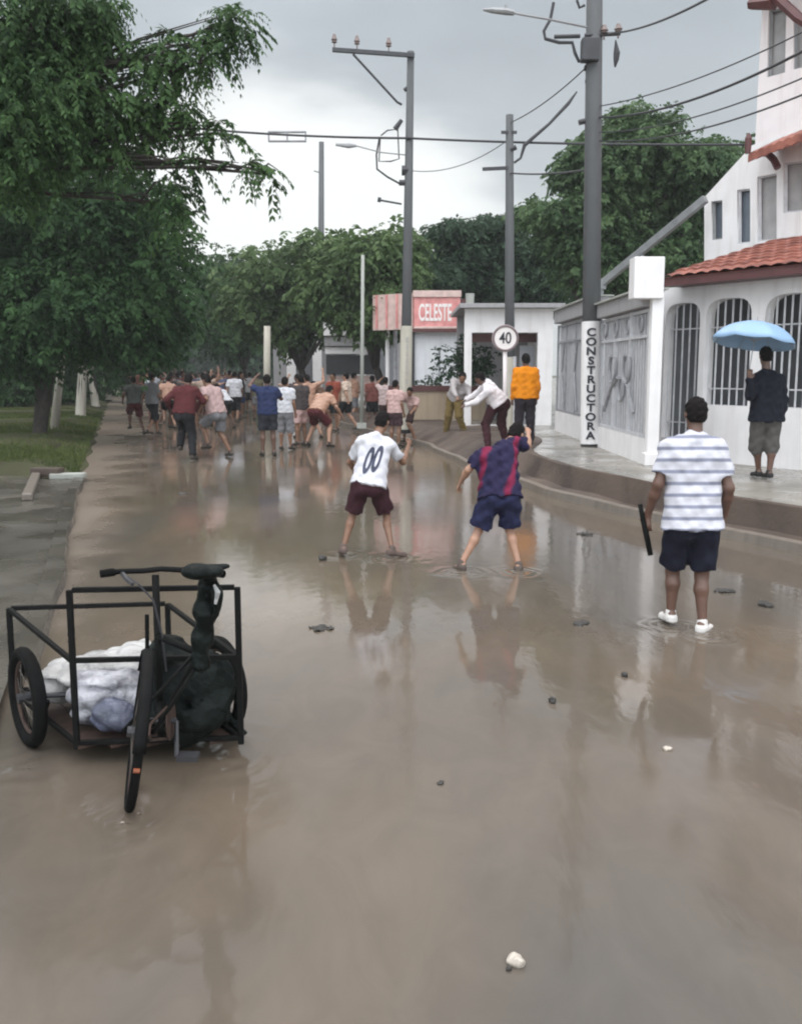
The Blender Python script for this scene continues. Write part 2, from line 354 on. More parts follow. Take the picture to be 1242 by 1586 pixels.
def build_road():
    V = []; A = []; nx = 44
    for y in RY:
        x0, x1 = xat(Lline, max(y, -2)) - .3, xat(Kline, max(y, -2)) + .1
        for i in range(nx + 1):
            t = (i / nx) ** 1.25; V.append((lerp(x0, x1, t), y, 0)); d = V[-1][0] - x0
            A.append(max(0.0, min(1.0, 1.15 - d / (.7 + .085 * max(0, y - 6)))) * min(1, max(0, (y - 4) / 5)) if y > 4 else 0.0)
    m = nx + 1; Fc = np.array([(r * m + i, r * m + i + 1, (r + 1) * m + i + 1, (r + 1) * m + i) for r in range(len(RY) - 1) for i in range(nx)])
    me = mesh_np('road', np.array(V), Fc); at_ = me.attributes.new('silt', 'FLOAT', 'POINT'); at_.data.foreach_set('value', np.array(A, dtype=np.float32))
    struct(link('road', me, M['road']))
build_road()
# right: kerb step, muddy bank, pavement
KD = [(xat(Kline, y), y) for y in np.arange(-2, 44, 0.4)] + [(xat(Kline, y), y) for y in (50, 65, 80, 100, 121, 160, 200)]
def wob(y, a=0.05): return a * (math.sin(y * 1.7) + 0.6 * math.sin(y * 3.9 + 1))
g = MB()
A = [(x + wob(y, 0.03), y, 0.0 - 0.02) for x, y in KD]; B = [(x + wob(y, 0.03) + 0.02, y, 0.10) for x, y in KD]; Cc = [(x + wob(y, .03) + 0.11, y, 0.115) for x, y in KD]
g.sheet(A, B); g.sheet(B, Cc)
struct(g.build('kerb_stones', M['kerb']))
g = MB()
rows = []
def tw(y): q = max(0, min(1, (y - 15.5) / 5)); return .34 + .66 * q * q * (3 - 2 * q)
def ramp(t, y):
    w = (tw(y) - .34) / .66
    return lerp(min(1, .06 * t / .45 + max(0, t - .45) / .40), min(1, .82 * min(1, t / .3) + .18 * t), w)
for j in range(21):
    t = j / 20
    rows.append([(lerp(x + 0.10 + wob(y, .03), xat(Tline, y), t * tw(y)), y, 0.112 + (ZS + .012 - 0.112) * ramp(t, y) + 0.012 * math.sin(5 * t + y * 1.3) * (t * (1 - t) * 4) + 0.012 * math.sin(y * 4.1 + 9 * t) * t * (1 - t) * 3) for x, y in KD])
for a, b in zip(rows[:-1], rows[1:]): g.sheet(a, b)
struct(g.build('bank', M['mud'], smooth=True))
g = MB()
g.sheet([(lerp(x + 0.10 + wob(y, .03), xat(Tline, y), tw(y) * .92), y, ZS) for x, y in KD], [(60, y, ZS) for x, y in KD])
struct(g.build('pavement', M['walk']))
# left: concrete apron, kerb, verge
LD = [(xat(Lline, y), y) for y in np.arange(-2, 60, 0.5)]
apr = [(x, y) for x, y in LD if y <= 16.6]; ver = [(x, y) for x, y in LD if y >= 16.4]
g = MB(); g.sheet([(x - 14, y, 0.06) for x, y in apr], [(x - 0.16, y, 0.06) for x, y in apr])
struct(g.build('apron', M['apron']))
g = MB()
g = MB()
kk = [(x, y) for x, y in LD if 5 < y < 16.6]
A = [(x + wob(y, .02), y, -0.02) for x, y in kk]; B = [(x + wob(y, .02) - 0.02, y, 0.085) for x, y in kk]; Cc = [(x - 0.17, y, 0.09) for x, y in kk]; Dd = [(x - 0.18, y, 0.04) for x, y in kk]
g.sheet(A, B); g.sheet(B, Cc); g.sheet(Cc, Dd)
struct(g.build('kerb', M['apron']))
g = MB(); rows = []
for j in range(12):
    t = j / 11
    rw = [(x + 0.05 * math.sin(y * 2.1) - 16 * t ** 1.6, y, -0.02 + 0.24 * min(1, t * 5) + 0.05 * math.sin(y * .8 + 6 * t) * min(1, t * 5)) for x, y in ver]
    rows.append([(rw[0][0] + .05, rw[0][1] - .45, -.03)] + rw)
for a, b in zip(rows[:-1], rows[1:]): g.sheet(a, b)
struct(g.build('verge', M['earth'], smooth=True))
# grass on the verge (uncountable)
def grass(name, n, ymin, ymax, wmax, h, label):
    y = ymin + (ymax - ymin) * rng.random(n) ** 1.3
    xl = np.interp(y, [q[1] for q in Lline], [q[0] for q in Lline])
    off = 0.15 + wmax * rng.random(n)
    x = xl - off; z = 0.02 + 0.18 * np.minimum(1, off / 1.2)
    keep = (np.sin(x * 1.1 + y * .35) + np.sin(y * .9 - x * .5) + rng.normal(0, .9, n)) > -0.9
    x, y, z = x[keep], y[keep], z[keep]; n = len(x)
    a = rng.random(n) * 6.28; hh = h * (0.5 + rng.random(n)); w = 0.012 + 0.012 * rng.random(n)
    dx, dy = np.cos(a), np.sin(a); lean = (rng.random(n) - .3) * hh * .9
    V = np.empty((n, 4, 3)); 
    V[:, 0] = np.stack([x - dx * w, y - dy * w, z - .02], 1); V[:, 1] = np.stack([x + dx * w, y + dy * w, z - .02], 1)
    V[:, 2] = np.stack([x + dy * lean + dx * w * .3, y - dx * lean, z + hh], 1); V[:, 3] = np.stack([x + dy * lean - dx * w * .3, y - dx * lean, z + hh], 1)
    me = mesh_np(name, V.reshape(-1, 3), np.arange(n * 4).reshape(-1, 4))
    tag(link(name, me, M['grass']), label, 'grass', kind='stuff')
grass('grass', 110000, 16.7, 42, 7.5, 0.055, 'short wet grass on the left verge under the trees')

# ------------------------------------------------------------------ trees
def unit(v): return v / np.maximum(np.linalg.norm(v, axis=-1, keepdims=True), 1e-9)
def sprays(P, D, L, npair, ll, lw, droop):
    """compound leaves: paired leaflets along a drooping rib. P, D: (n,3)"""
    n = len(P); D = unit(D); up = np.array([0, 0, 1.0])
    side = unit(np.cross(D, up + rng.normal(0, .25, (n, 3))))
    Ls = L * (0.6 + 0.8 * rng.random(n))[:, None]
    szs = (.55 + .95 * rng.random(n) ** 1.3)[:, None]
    out = []
    for j in range(npair):
        t = (j + 0.6) / npair
        base = P + D * Ls * t - up * (droop * Ls * t * t)
        ax = unit(D * 1.0 - up * droop * 2 * t)
        for sg in (-1, 1):
            ld = unit(side * sg * 0.85 + ax * (0.45 + 0.5 * t) - up * 0.35 + rng.normal(0, .15, (n, 3)))
            nn = unit(np.cross(ld, ax) + rng.normal(0, .25, (n, 3)))
            wd = unit(np.cross(ld, nn))
            sz = szs * (0.8 + .4 * rng.random(n))[:, None]; l = ll * (1 - 0.45 * abs(t - .45)) * sz; w = lw * sz
            q = np.stack([base, base + ld * l * .45 + wd * w, base + ld * l - up * l * .12, base + ld * l * .45 - wd * w], 1)
            out.append(q)
    V = np.concatenate(out, 0).reshape(-1, 3)
    return V
def crown_points(lobes, n, fill=0.55):
    w = np.array([l[3] * l[4] + l[4] * l[5] + l[3] * l[5] for l in lobes]); w = w / w.sum()
    idx = rng.choice(len(lobes), n, p=w); Lb = np.array(lobes)[idx]
    d = unit(rng.normal(0, 1, (n, 3)))
    # uneven surface: lumps on each lobe
    ph = rng.random((len(lobes), 6)) * 6.28; ph = ph[idx]
    lump = 1 + .16 * np.sin(3 * d[:, 0] * 2 + ph[:, 0]) + .14 * np.sin(4 * d[:, 1] * 2 + ph[:, 1]) + .14 * np.sin(5 * d[:, 2] * 2 + ph[:, 2]) + .08 * np.sin(11 * d[:, 0] + ph[:, 3]) * np.sin(11 * d[:, 2] + ph[:, 4])
    r = (rng.random(n) ** fill) * lump
    P = Lb[:, :3] + d * r[:, None] * Lb[:, 3:6]
    return P, d
def tree(name, label, base, lobes, n, L, npair, ll, lw, leaf, trunk_r=0.16, fork=None, droop=0.5, group=None, wash=None, wash_h=1.2, stems=1, lean=0.0, fill=0.55, bark=None):
    root = empty(name, base, label, 'tree', group); base = Vector(base); bark = bark or M['bark']
    cz = min(l[2] - l[5] for l in lobes); fork = fork or max(0.8, (cz - base.z) * 0.9)
    m = MB()
    for s_ in range(stems):
        off = Vector((rnd.uniform(-.12, .12), rnd.uniform(-.12, .12), 0)) * (stems > 1)
        fk = base + Vector((lean * fork + rnd.uniform(-.25, .25) * (1 if stems == 1 else 2.5), rnd.uniform(-.2, .2), fork))
        r0 = trunk_r / math.sqrt(stems)
        k = lerp(base + off, fk, .5) + Vector((rnd.uniform(-.08, .08), rnd.uniform(-.08, .08), 0))
        m.tube([base + off - Vector((0, 0, .08)), base + off + Vector((0, 0, .12)), k, fk], [r0 * 1.45, r0 * 1.1, r0 * .9, r0 * .8], 9)
        for i, l in enumerate(lobes):
            if stems > 1 and i % stems != s_: continue
            c = Vector(l[:3]); mid = lerp(fk, c, .5) + Vector((rnd.uniform(-.3, .3), rnd.uniform(-.3, .3), rnd.uniform(0, .35)))
            m.tube([fk - Vector((0, 0, .1)), lerp(fk, mid, .5), mid, c], [r0 * .62, r0 * .5, r0 * .36, r0 * .16], 7)
            for _ in range(4):
                e = c + Vector((rnd.uniform(-1, 1) * l[3], rnd.uniform(-1, 1) * l[4], rnd.uniform(-.7, .9) * l[5])) * .85
                s0 = lerp(mid, c, rnd.random())
                m.tube([s0, lerp(s0, e, .5) + Vector((0, 0, .1)), e], [r0 * .2, r0 * .13, r0 * .05], 5)
    m.build('trunk', bark, root, smooth=True)
    if wash:
        w = MB(); k = lerp(base, fk, min(1, wash_h / fork))
        w.tube([base, base + Vector((0, 0, .12)), k], [trunk_r * 1.52, trunk_r * 1.2, trunk_r * 1.02], 12, caps=False)
        w.build('whitewash_band', M['whitewash'], root, smooth=True)
    P, d = crown_points(lobes, n, fill)
    D = d * np.array([1, 1, .5]) + rng.normal(0, .55, (n, 3)) + np.array([0, 0, -.12])
    V = sprays(P, D, L, npair, ll, lw, droop)
    me = mesh_np('crown', V, np.arange(len(V)).reshape(-1, 4))
    link('crown', me, leaf, root)
    return root
def dup(root, loc, rz, sc, label=None):
    r = root.copy(); COL.objects.link(r); r.location = loc; r.rotation_euler = (0, 0, rz); r.scale = (sc[0], sc[1], sc[2]) if hasattr(sc, '__len__') else (sc,) * 3
    if label: r['label'] = label
    for ch in root.children:
        c = ch.copy(); COL.objects.link(c); c.parent = r
        for g2 in ch.children:
            d = g2.copy(); COL.objects.link(d); d.parent = c
    return r
def lobe(px, py, Y, rpx, rpz, ry):
    c = at(px, py, Y); s = Y / F_PX
    return (c.x, c.y, c.z, rpx * s, ry, rpz * s)

def build_trees():
    VT = 'trees along the left verge'
    # overhanging near tree, trunk out of frame on the left
    Y = 13.0
    lb = [lobe(30, 40, Y, 110, 80, .9), lobe(105, 150, Y, 95, 55, .9), lobe(20, 190, Y - .4, 110, 90, 1.0), lobe(140, 55, Y + .3, 48, 55, .6), lobe(120, 8, Y, 62, 25, .6),
          lobe(258, 80, Y, 38, 26, .35), lobe(222, 95, Y, 24, 26, .3), lobe(362, 32, Y + .2, 38, 22, .3), lobe(334, 62, Y + .2, 24, 24, .25), lobe(314, 96, Y, 13, 16, .2), lobe(264, 165, Y + .3, 40, 34, .4), lobe(222, 190, Y + .3, 36, 36, .4),
          lobe(338, 206, Y + .2, 24, 18, .25), lobe(382, 258, Y, 24, 9, .15), lobe(422, 270, Y, 11, 12, .14), lobe(290, 250, Y, 12, 20, .2), lobe(270, 315, Y + .3, 22, 40, .3), lobe(180, 235, Y, 24, 14, .3)]
    b = gp(-260, 800, 0.06); b = Vector((-7.9, 13.4, 0.06))
    tree('overhanging_tree', 'tall tree with feathery drooping leaves overhanging the street at the upper left corner', b, lb, 3000, 0.29, 7, 0.098, 0.0175, M['leaf_n'], 0.10, fork=4.2, droop=.75, fill=.5)
    # big dark tree behind it
    Y = 25.0
    lb = [lobe(60, 330, Y, 150, 120, 2.2), lobe(180, 330, Y, 95, 90, 1.8), lobe(30, 170, Y, 115, 110, 2.0), lobe(-40, 420, Y, 150, 130, 2), lobe(110, 470, Y - .6, 150, 75, 2.0), lobe(225, 420, Y, 75, 90, 1.5), lobe(10, 520, Y - 1, 120, 55, 1.5), lobe(200, 495, Y + 1, 100, 62, 1.6)]
    tree('verge_tree', 'big dark leafy tree with forked stems nearest on the left grass verge', gp(66, 676, 0.15), lb, 13000, .42, 4, .16, .037, M['leaf_l'], .26, fork=2.3, stems=3, group=VT)
    t2 = None
    specs = [(125, 636, 36, 'white based verge tree just past the forked dark tree', True), (148, 622, 47, 'second white based verge tree beyond the forked dark tree', True), (168, 613, 58, 'third white based verge tree near the left end of the far crowd', True)]
    for px, py, Y, lab, ws in specs:
        b = at(px, py, Y); b.z = .12; s = Y / F_PX
        lb = [(b.x + dx, b.y + dy, z, r, r, r * .75) for dx, dy, z, r in ((-1.5, 0, 5.2, 2.4), (1.8, .5, 4.9, 2.3), (.2, -1, 6.6, 2.4), (0, .8, 4.0, 2.2), (2.6, 0, 3.6, 1.5), (-2.6, -.5, 3.7, 1.6))]
        tree('verge_tree', lab, b, lb, 3600, .65, 3, .28, .07, M['leaf_l'], .16, fork=2.4, group=VT, wash=ws, wash_h=1.9)
    # far ones closing the street
    FT = 'trees closing the far end of the street'
    b = Vector((-29, 92, 0)); lb = [(b.x + dx, b.y + dy, z, r, r, r * .8) for dx, dy, z, r in ((-2, 0, 6, 3.2), (2.2, 0, 5.6, 3.2), (0, -1, 8, 3), (0, 0, 4, 3), (3.4, -1, 3.6, 2), (-3.6, 0, 3.8, 2.2))]
    lab = 'distant dark street tree at the far end, %s'
    t0 = tree('street_tree', lab % 'just left of the road end', b, lb, 2200, 1.1, 3, .55, .16, M['leaf_b'], .3, fork=2.6, group=FT)
    for (x, y, s, w) in ((-21, 74, .85, 'left of the crowd before the others'), (-26.5, 128, 1.15, 'behind the middle of the crowd'), (-17, 118, 1.1, 'right of the road end'), (-35, 135, 1.25, 'farthest, above the left crowd'), (-12.5, 92, 1.0, 'on the right kerb behind the standing crowd'), (-38, 105, 1.2, 'half hidden by the white based trees'), (-21, 150, 1.2, 'centred between the two rows'), (-7, 140, 1.3, 'peeping over the right row'),
                         (-24.5, 66, 1.0, 'half hidden behind the third white based tree'), (-31, 74, 1.2, 'rising behind the white based trunks')):
        dup(t0, (x, y, 0), rnd.uniform(0, 6), s, lab % w)
    # right hand row, leaning trunks
    RT = 'trees along the right kerb'
    rows = [((487, 612), 41, [(420, 420, 70, 42), (480, 440, 80, 50), (540, 425, 70, 45), (500, 385, 60, 28), (400, 470, 62, 45), (455, 500, 60, 35), (550, 480, 60, 40)], 'spreading street tree with a leaning dark trunk behind the standing crowd', 2.0),
            ((606, 610), 34, [(560, 400, 60, 38), (600, 430, 52, 48), (560, 460, 62, 38), (610, 385, 42, 36), (520, 440, 50, 40), (580, 490, 45, 22)], 'street tree with a forked leaning trunk left of the pink sign', 1.6),
            ((388, 604), 56, [(370, 430, 55, 40), (350, 470, 60, 45), (410, 450, 50, 50), (330, 420, 40, 28), (390, 510, 55, 30), (345, 520, 45, 30)], 'dark bushy street tree behind the pale post', 2.4)]
    for (bx, by), Y, ls, lab, ry in rows:
        b = at(bx, by, Y); b.z = .3
        tree('kerb_tree', lab, b, [lobe(a, c, Y + rnd.uniform(-.8, .8), r1, r2, ry) for a, c, r1, r2 in ls], 4200, .5, 4, .22, .052, M['leaf_m'] if Y < 50 else M['leaf_l'], .17, fork=1.6, lean=-.25, group=RT)
    # trees behind the gates
    BT = 'trees behind the gates and shop'
    back = [((920, 600), 30, [(905, 340, 70, 55), (1000, 310, 90, 70), (935, 275, 70, 38), (1065, 255, 70, 34), (990, 228, 60, 24), (890, 262, 36, 24), (1060, 320, 70, 65), (1105, 238, 46, 16), (945, 405, 110, 65), (1040, 400, 80, 70), (850, 330, 36, 12), (818, 326, 20, 8), (900, 238, 24, 14), (968, 186, 40, 12), (1020, 195, 26, 10), (930, 215, 30, 14), (880, 370, 50, 30)], 'large spreading tree rising behind the thick pole and gates', 'leaf_r', 6500),
            ((740, 600), 38, [(720, 400, 70, 45), (790, 390, 70, 42), (700, 360, 45, 18), (760, 350, 55, 14), (840, 400, 60, 50), (680, 430, 50, 35), (770, 440, 90, 40), (850, 450, 60, 40)], 'dark umbrella shaped tree rising behind the white shop', 'leaf_b', 4500)]
    for (bx, by), Y, ls, lab, lf, n in back:
        b = at(bx, by, Y); b.z = ZS
        tree('back_tree', lab, b, [lobe(a, c, Y + rnd.uniform(-1, 1), r1 * .85, r2 * .82, 1.8) for a, c, r1, r2 in ls], int(n * 2.3), .34, 4, .15, .038, M[lf], .28, fork=3.2, group=BT)
build_trees()
def shrub(name, label, c, r, n, leaf, group=None, L=.22, ll=.10, lw=.028):
    root = empty(name, (c[0], c[1], c[2]), label, 'shrub', group)
    c = Vector(c); m = MB()
    for k in range(5): m.tube([c, c + Vector((rnd.uniform(-.6, .6) * r[0], rnd.uniform(-.6, .6) * r[1], r[2] * 1.3))], [.02, .008], 5)
    m.build('stem', M['bark'], root)
    P, d = crown_points([(c.x, c.y, c.z + r[2], *r), (c.x + r[0] * .5, c.y, c.z + r[2] * .8, r[0] * .6, r[1] * .7, r[2] * .6), (c.x - r[0] * .5, c.y, c.z + r[2] * .7, r[0] * .6, r[1] * .7, r[2] * .6)], n)
    V = sprays(P, d + rng.normal(0, .5, (n, 3)), L, 3, ll, lw, .3)
    link('foliage', mesh_np('foliage', V, np.arange(len(V)).reshape(-1, 4)), leaf, root)

for k, (px, Y, lab) in enumerate(((30, 46, 'dark hedge bush under the trees at the far left edge'), (72, 50, 'dark hedge bush just behind the forked dark tree'), (112, 56, 'dark hedge bush between the white based trunks'), (-40, 44, 'dark hedge bush at the very edge of the left verge'))):
    c = at(px, 600, Y); shrub('hedge_bush', lab, (c.x, c.y, .1), (2.4, 1.2, 1.35), 900, M['leaf_l'], 'hedge bushes behind the verge trees', L=.5, ll=.24, lw=.06)
# ------------------------------------------------------------------ buildings
UP = Vector((0, 0, 1))
class Plane:
    def __init__(s, o, d):
        s.o = Vector(o); s.d = Vector((d[0], d[1], 0)).normalized(); s.n = Vector((-s.d.y, s.d.x, 0))
        if s.n.y < 0: s.n = -s.n           # n points away from the camera
    def hit(s, px, py, off=0):
        r = ray(px, py); o = s.o + s.n * off; c = Vector((0, 0, CAM_Z))
        t = (o - c).dot(s.n) / r.dot(s.n); p = c + r * t
        return ((p - s.o).dot(s.d), p.z)
    def w(s, u, z, off=0): return s.o + s.d * u + UP * z + s.n * off
def wall(name, pl, outer, holes, th, off, m, parent=None):
    """wall with openings: outline in (u,z) of the plane, front face at off, thickness th going away"""
    cu = bpy.data.curves.new('outline', 'CURVE'); cu.dimensions = '2D'; cu.fill_mode = 'BOTH'; cu.extrude = th / 2
    for poly in [outer] + holes:
        sp = cu.splines.new('POLY'); sp.points.add(len(poly) - 1); sp.use_cyclic_u = True
        for q, (u, z) in zip(sp.points, poly): q.co = (u, z, 0, 1)
    tmp = bpy.data.objects.new('outline', cu); COL.objects.link(tmp)
    dg = bpy.context.evaluated_depsgraph_get(); dg.update()
    me = bpy.data.meshes.new_from_object(tmp.evaluated_get(dg)); me.name = name
    bpy.data.objects.remove(tmp); bpy.data.curves.remove(cu)
    X, Z, N_ = pl.d, UP, pl.n; o = pl.o + pl.n * (off + th / 2)
    mtx = Matrix(((X.x, Z.x, N_.x, o.x), (X.y, Z.y, N_.y, o.y), (X.z, Z.z, N_.z, o.z), (0, 0, 0, 1)))
    me.transform(mtx)
    if mtx.to_3x3().determinant() < 0: me.flip_normals()
    me.materials.clear()
    return link(name, me, m, parent)
def rect(u0, z0, u1, z1): return [(u0, z0), (u1, z0), (u1, z1), (u0, z1)]
def arch(u0, z0, u1, z1, n=12, flat=.45):
    h = (u1 - u0) / 2; rise = h * (1 - flat) + .12; c = (u0 + u1) / 2
    pts = [(u0, z0), (u1, z0)]
    for k in range(n + 1):
        a = math.pi * k / n; ca, sa = math.cos(a), math.sin(a)
        e = 0.62
        pts.append((c + h * math.copysign(abs(ca) ** e, ca), z1 - rise + rise * abs(sa) ** e))
    return pts
def text_obj(name, s, size, mtx, m, parent=None, depth=.006, stretch=(1, 1), spacing=1.0, bold=.012):
    cu = bpy.data.curves.new('txt', 'FONT'); cu.body = s; cu.size = size; cu.align_x = 'CENTER'; cu.align_y = 'CENTER'; cu.extrude = depth / 2; cu.space_line = spacing; cu.offset = size * bold
    tmp = bpy.data.objects.new('txt', cu); COL.objects.link(tmp)
    dg = bpy.context.evaluated_depsgraph_get(); dg.update()
    me = bpy.data.meshes.new_from_object(tmp.evaluated_get(dg)); me.name = name
    bpy.data.objects.remove(tmp); bpy.data.curves.remove(cu)
    me.transform(Matrix.Diagonal((stretch[0], stretch[1], 1, 1))); me.transform(mtx); me.materials.clear()
    return link(name, me, m, parent)
def frame_mtx(o, x, z):
    """text plane: x along text, z up, facing -(...)"""
    x = Vector(x).normalized(); z = Vector(z).normalized(); n = x.cross(z)
    return Matrix(((x.x, z.x, n.x, o[0]), (x.y, z.y, n.y, o[1]), (x.z, z.z, n.z, o[2]), (0, 0, 0, 1)))

def tiled_roof(name, pl, u0, u1, z0, off0, z1, off1, parent, m, pitch=.22, du1=0.0):
    """corrugated clay tile slope from the eave (z0,off0) up to (z1,off1); also a soffit"""
    g = MB(); nu = int((u1 - u0) / pitch * 6); nr = 9
    rows = []
    for j in range(nr + 1):
        for st in ((0,) if j == 0 else ((0, 1) if j < nr else (0,))):
            t = j / nr
            row = []
            for i in range(nu + 1):
                u = u0 + (u1 - u0) * i / nu + du1 * t
                hgt = .028 * abs(math.sin(math.pi * (u - u0) / pitch)) + (.03 if st else 0)
                row.append(pl.w(u, lerp(z0, z1, t) + hgt, lerp(off0, off1, t)))
            rows.append(row)
    for a, b in zip(rows[:-1], rows[1:]): g.sheet(a, b)
    g.add([pl.w(u0, z0 - .03, off0), pl.w(u1, z0 - .03, off0), pl.w(u1 + du1, z1 - .03, off1), pl.w(u0 + du1, z1 - .03, off1)], [(0, 1, 2, 3)])
    return g.build(name, m, parent)

def build_house():
    pl = Plane((4.22, 15.8, 0), (1.39, -2.2))
    root = empty('arcade_house', pl.w(0, ZS), 'white house with barred arches, red tiled porch roof and upper floor on the right edge', 'house')
    U = lambda px, py=600, off=0: pl.hit(px, py, off)[0]
    ztop = pl.hit(1130, 437)[1]; zarch = pl.hit(1122, 462)[1]; zsill = pl.hit(1120, 628)[1]
    a1 = (U(1022) + .06, U(1079)); a2 = (U(1088), U(1158)); a3 = (U(1178), U(1262)); a4 = (U(1262) + .35, U(1262) + 1.9)
    uend = a4[1] + .5
    arches = [arch(a1[0], ZS + .32, a1[1], zarch - .02), arch(a2[0], zsill, a2[1], zarch), arch(a3[0], zsill, a3[1], zarch), arch(a4[0], zsill, a4[1], zarch)]
    wall('porch_wall', pl, rect(U(1022) - .10, ZS - .05, uend, ztop), arches, .2, 0, M['white'], root)
    for (u0, u1), z0 in ((a1, ZS + .32), (a2, zsill), (a3, zsill), (a4, zsill)):
        g = MB(); n = max(5, int((u1 - u0) / .12))
        for i in range(n + 1):
            u = u0 + (u1 - u0) * (i + .0) / n
            g.bar(pl.w(u, z0, .10), pl.w(u, zarch - .0, .10), .022)
        for zz in (z0 + .25, zarch - .42): g.bar(pl.w(u0, zz, .125), pl.w(u1, zz, .125), .03, .02)
        g.build('window_grille', M['metal_l'], root)
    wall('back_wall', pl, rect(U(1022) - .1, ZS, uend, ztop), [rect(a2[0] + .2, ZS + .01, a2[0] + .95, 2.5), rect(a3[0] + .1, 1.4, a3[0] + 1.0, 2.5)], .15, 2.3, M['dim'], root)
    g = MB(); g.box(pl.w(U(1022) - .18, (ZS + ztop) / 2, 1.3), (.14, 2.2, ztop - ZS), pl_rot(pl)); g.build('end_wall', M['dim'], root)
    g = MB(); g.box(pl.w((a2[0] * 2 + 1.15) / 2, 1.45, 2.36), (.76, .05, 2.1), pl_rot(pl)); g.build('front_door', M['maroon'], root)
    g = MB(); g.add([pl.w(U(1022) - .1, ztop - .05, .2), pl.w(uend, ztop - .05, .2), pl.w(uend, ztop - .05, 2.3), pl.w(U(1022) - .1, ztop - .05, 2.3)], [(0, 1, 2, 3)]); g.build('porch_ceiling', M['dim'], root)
    # porch roof
    ze = ztop + .02; e0 = U(1028, 425, -.45) - .05
    g = MB(); g.bar(pl.w(e0, ze + .02, -.42), pl.w(uend, ze + .02, -.42), .04, .12); g.bar(pl.w(e0, ze + .02, -.40), pl.w(e0, ze + .5, 2.2), .04, .14); g.build('fascia_board', M['maroon'], root)
    g = MB(); g.add([pl.w(e0, ze - .035, -.4), pl.w(uend, ze - .035, -.4), pl.w(uend, ze - .035, .0), pl.w(e0, ze - .035, .0)], [(0, 1, 2, 3)]); g.build('soffit', M['maroon'], root)
    tiled_roof('porch_roof', pl, e0, uend, ze + .10, -.46, ze + .84, 2.25, root, M['tile'])
    # upper floor, set back
    of = 2.3
    H = lambda px, py: pl.hit(px, py, of)
    outer = [H(1090, 425), (uend, H(1090, 425)[1]), (uend, H(1240, 150)[1]), H(1164, 225), H(1090, 306)]
    w1 = [H(1101, 372), H(1118, 370), H(1118, 310), H(1101, 312)]
    w2 = [H(1141, 378), H(1161, 376), H(1161, 292), H(1141, 294)]
    w3 = [H(1172, 374), H(1202, 372), H(1202, 268), H(1172, 274)]
    w4 = [H(1212, 330), H(1250, 326), H(1250, 248), H(1212, 252)]
    wall('upper_wall', pl, outer, [w1, w2, w3, w4], .2, of, M['white'], root)
    for i, w_ in enumerate((w1, w2, w3, w4)):
        wf = MB(); 
        for (ua, za), (ub, zb) in zip(w_, w_[1:] + w_[:1]): wf.bar(pl.w(ua, za, of + .06), pl.w(ub, zb, of + .06), .05)
        fo = wf.build('window', M['metal_l'] if i else M['galv'], root)
        pn = MB(); pn.add([pl.w(u_, z_, of + .12) for u_, z_ in w_], [(0, 1, 2, 3)]); pn.build('pane', M['curtain'] if i in (2, 3) else M['glass'], fo)
    # side wall of the upper floor
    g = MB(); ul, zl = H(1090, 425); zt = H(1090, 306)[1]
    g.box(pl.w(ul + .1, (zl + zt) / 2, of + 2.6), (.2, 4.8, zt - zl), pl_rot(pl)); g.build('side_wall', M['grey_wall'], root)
    # tower block above
    of2 = 3.2; T = lambda px, py: pl.hit(px, py, of2)
    t0 = T(1174, 120)[0]
    zt0, zt1 = T(1180, 240)[1], T(1180, 0)[1] + .25
    w5 = [T(1187, 120), T(1215, 112), T(1217, 10), T(1190, 16)]
    w6 = [T(1228, 108), T(1250, 102), T(1250, 20), T(1228, 26)]
    wall('tower_wall', pl, rect(t0, zt0, uend + 1, zt1), [w5, w6], .2, of2, M['white_pink'], root)
    for w_ in (w5, w6):
        wf = MB()
        for (ua, za), (ub, zb) in zip(w_, w_[1:] + w_[:1]): wf.bar(pl.w(ua, za, of2 + .06), pl.w(ub, zb, of2 + .06), .05)
        fo = wf.build('window', M['galv'], root)
        pn = MB(); pn.add([pl.w(u_, z_, of2 + .12) for u_, z_ in w_], [(0, 1, 2, 3)]); pn.build('pane', M['curtain'], fo)
    g = MB(); g.box(pl.w(t0 + .1, (zt0 + zt1) / 2, of2 + 2.2), (.2, 4, zt1 - zt0), pl_rot(pl)); g.build('tower_side', M['white_pink'], root)
    # middle red roof over the balcony, rising to the right
    zz0 = H(1160, 232)[1]
    u0, za = pl.hit(1158, 240, of - .75); u1, zb = pl.hit(1245, 206, of - .75)
    g = MB()
    n = 40
    lo = [pl.w(lerp(u0, u1 + .6, i / n), lerp(za, lerp(za, zb, (u1 + .6 - u0) / (u1 - u0)), i / n) + .03 * abs(math.sin(i * math.pi / 4)), of - .75) for i in range(n + 1)]
    hi = [pl.w(lerp(u0, u1 + .6, i / n), lerp(za, lerp(za, zb, (u1 + .6 - u0) / (u1 - u0)), i / n) + .72 + .03 * abs(math.sin(i * math.pi / 4)), of + .95) for i in range(n + 1)]
    un = [v - UP * .12 for v in lo]; uh = [v - UP * .16 for v in hi]
    g.sheet(lo, hi); g.sheet(un, lo); g.sheet(un, uh)
    g.build('balcony_roof', M['tile'], root)
    br = MB()
    pts = [H(1186, 238), H(1200, 240), H(1210, 250), H(1216, 262)]
    br.tube([pl.w(u_, z_, of - .2) for u_, z_ in pts], .06, 7); br.build('roof_bracket', M['maroon'], root)
    u_, z_ = pl.hit(1158, 226, of - .55); fb = MB(); fb.tube([pl.w(u_, z_ - .12, of - .55), pl.w(u_, z_ + .12, of - .55), pl.w(u_, z_ + .2, of - .55)], [.05, .06, .02], 8); fb.build('roof_finial', M['maroon'], root)
    # eave of the tower
    g = MB(); a = pl.hit(1162, 6, of2 - .5); b = pl.hit(1198, 3, of2 - .5); c = pl.hit(1236, 28, of2 - .5)
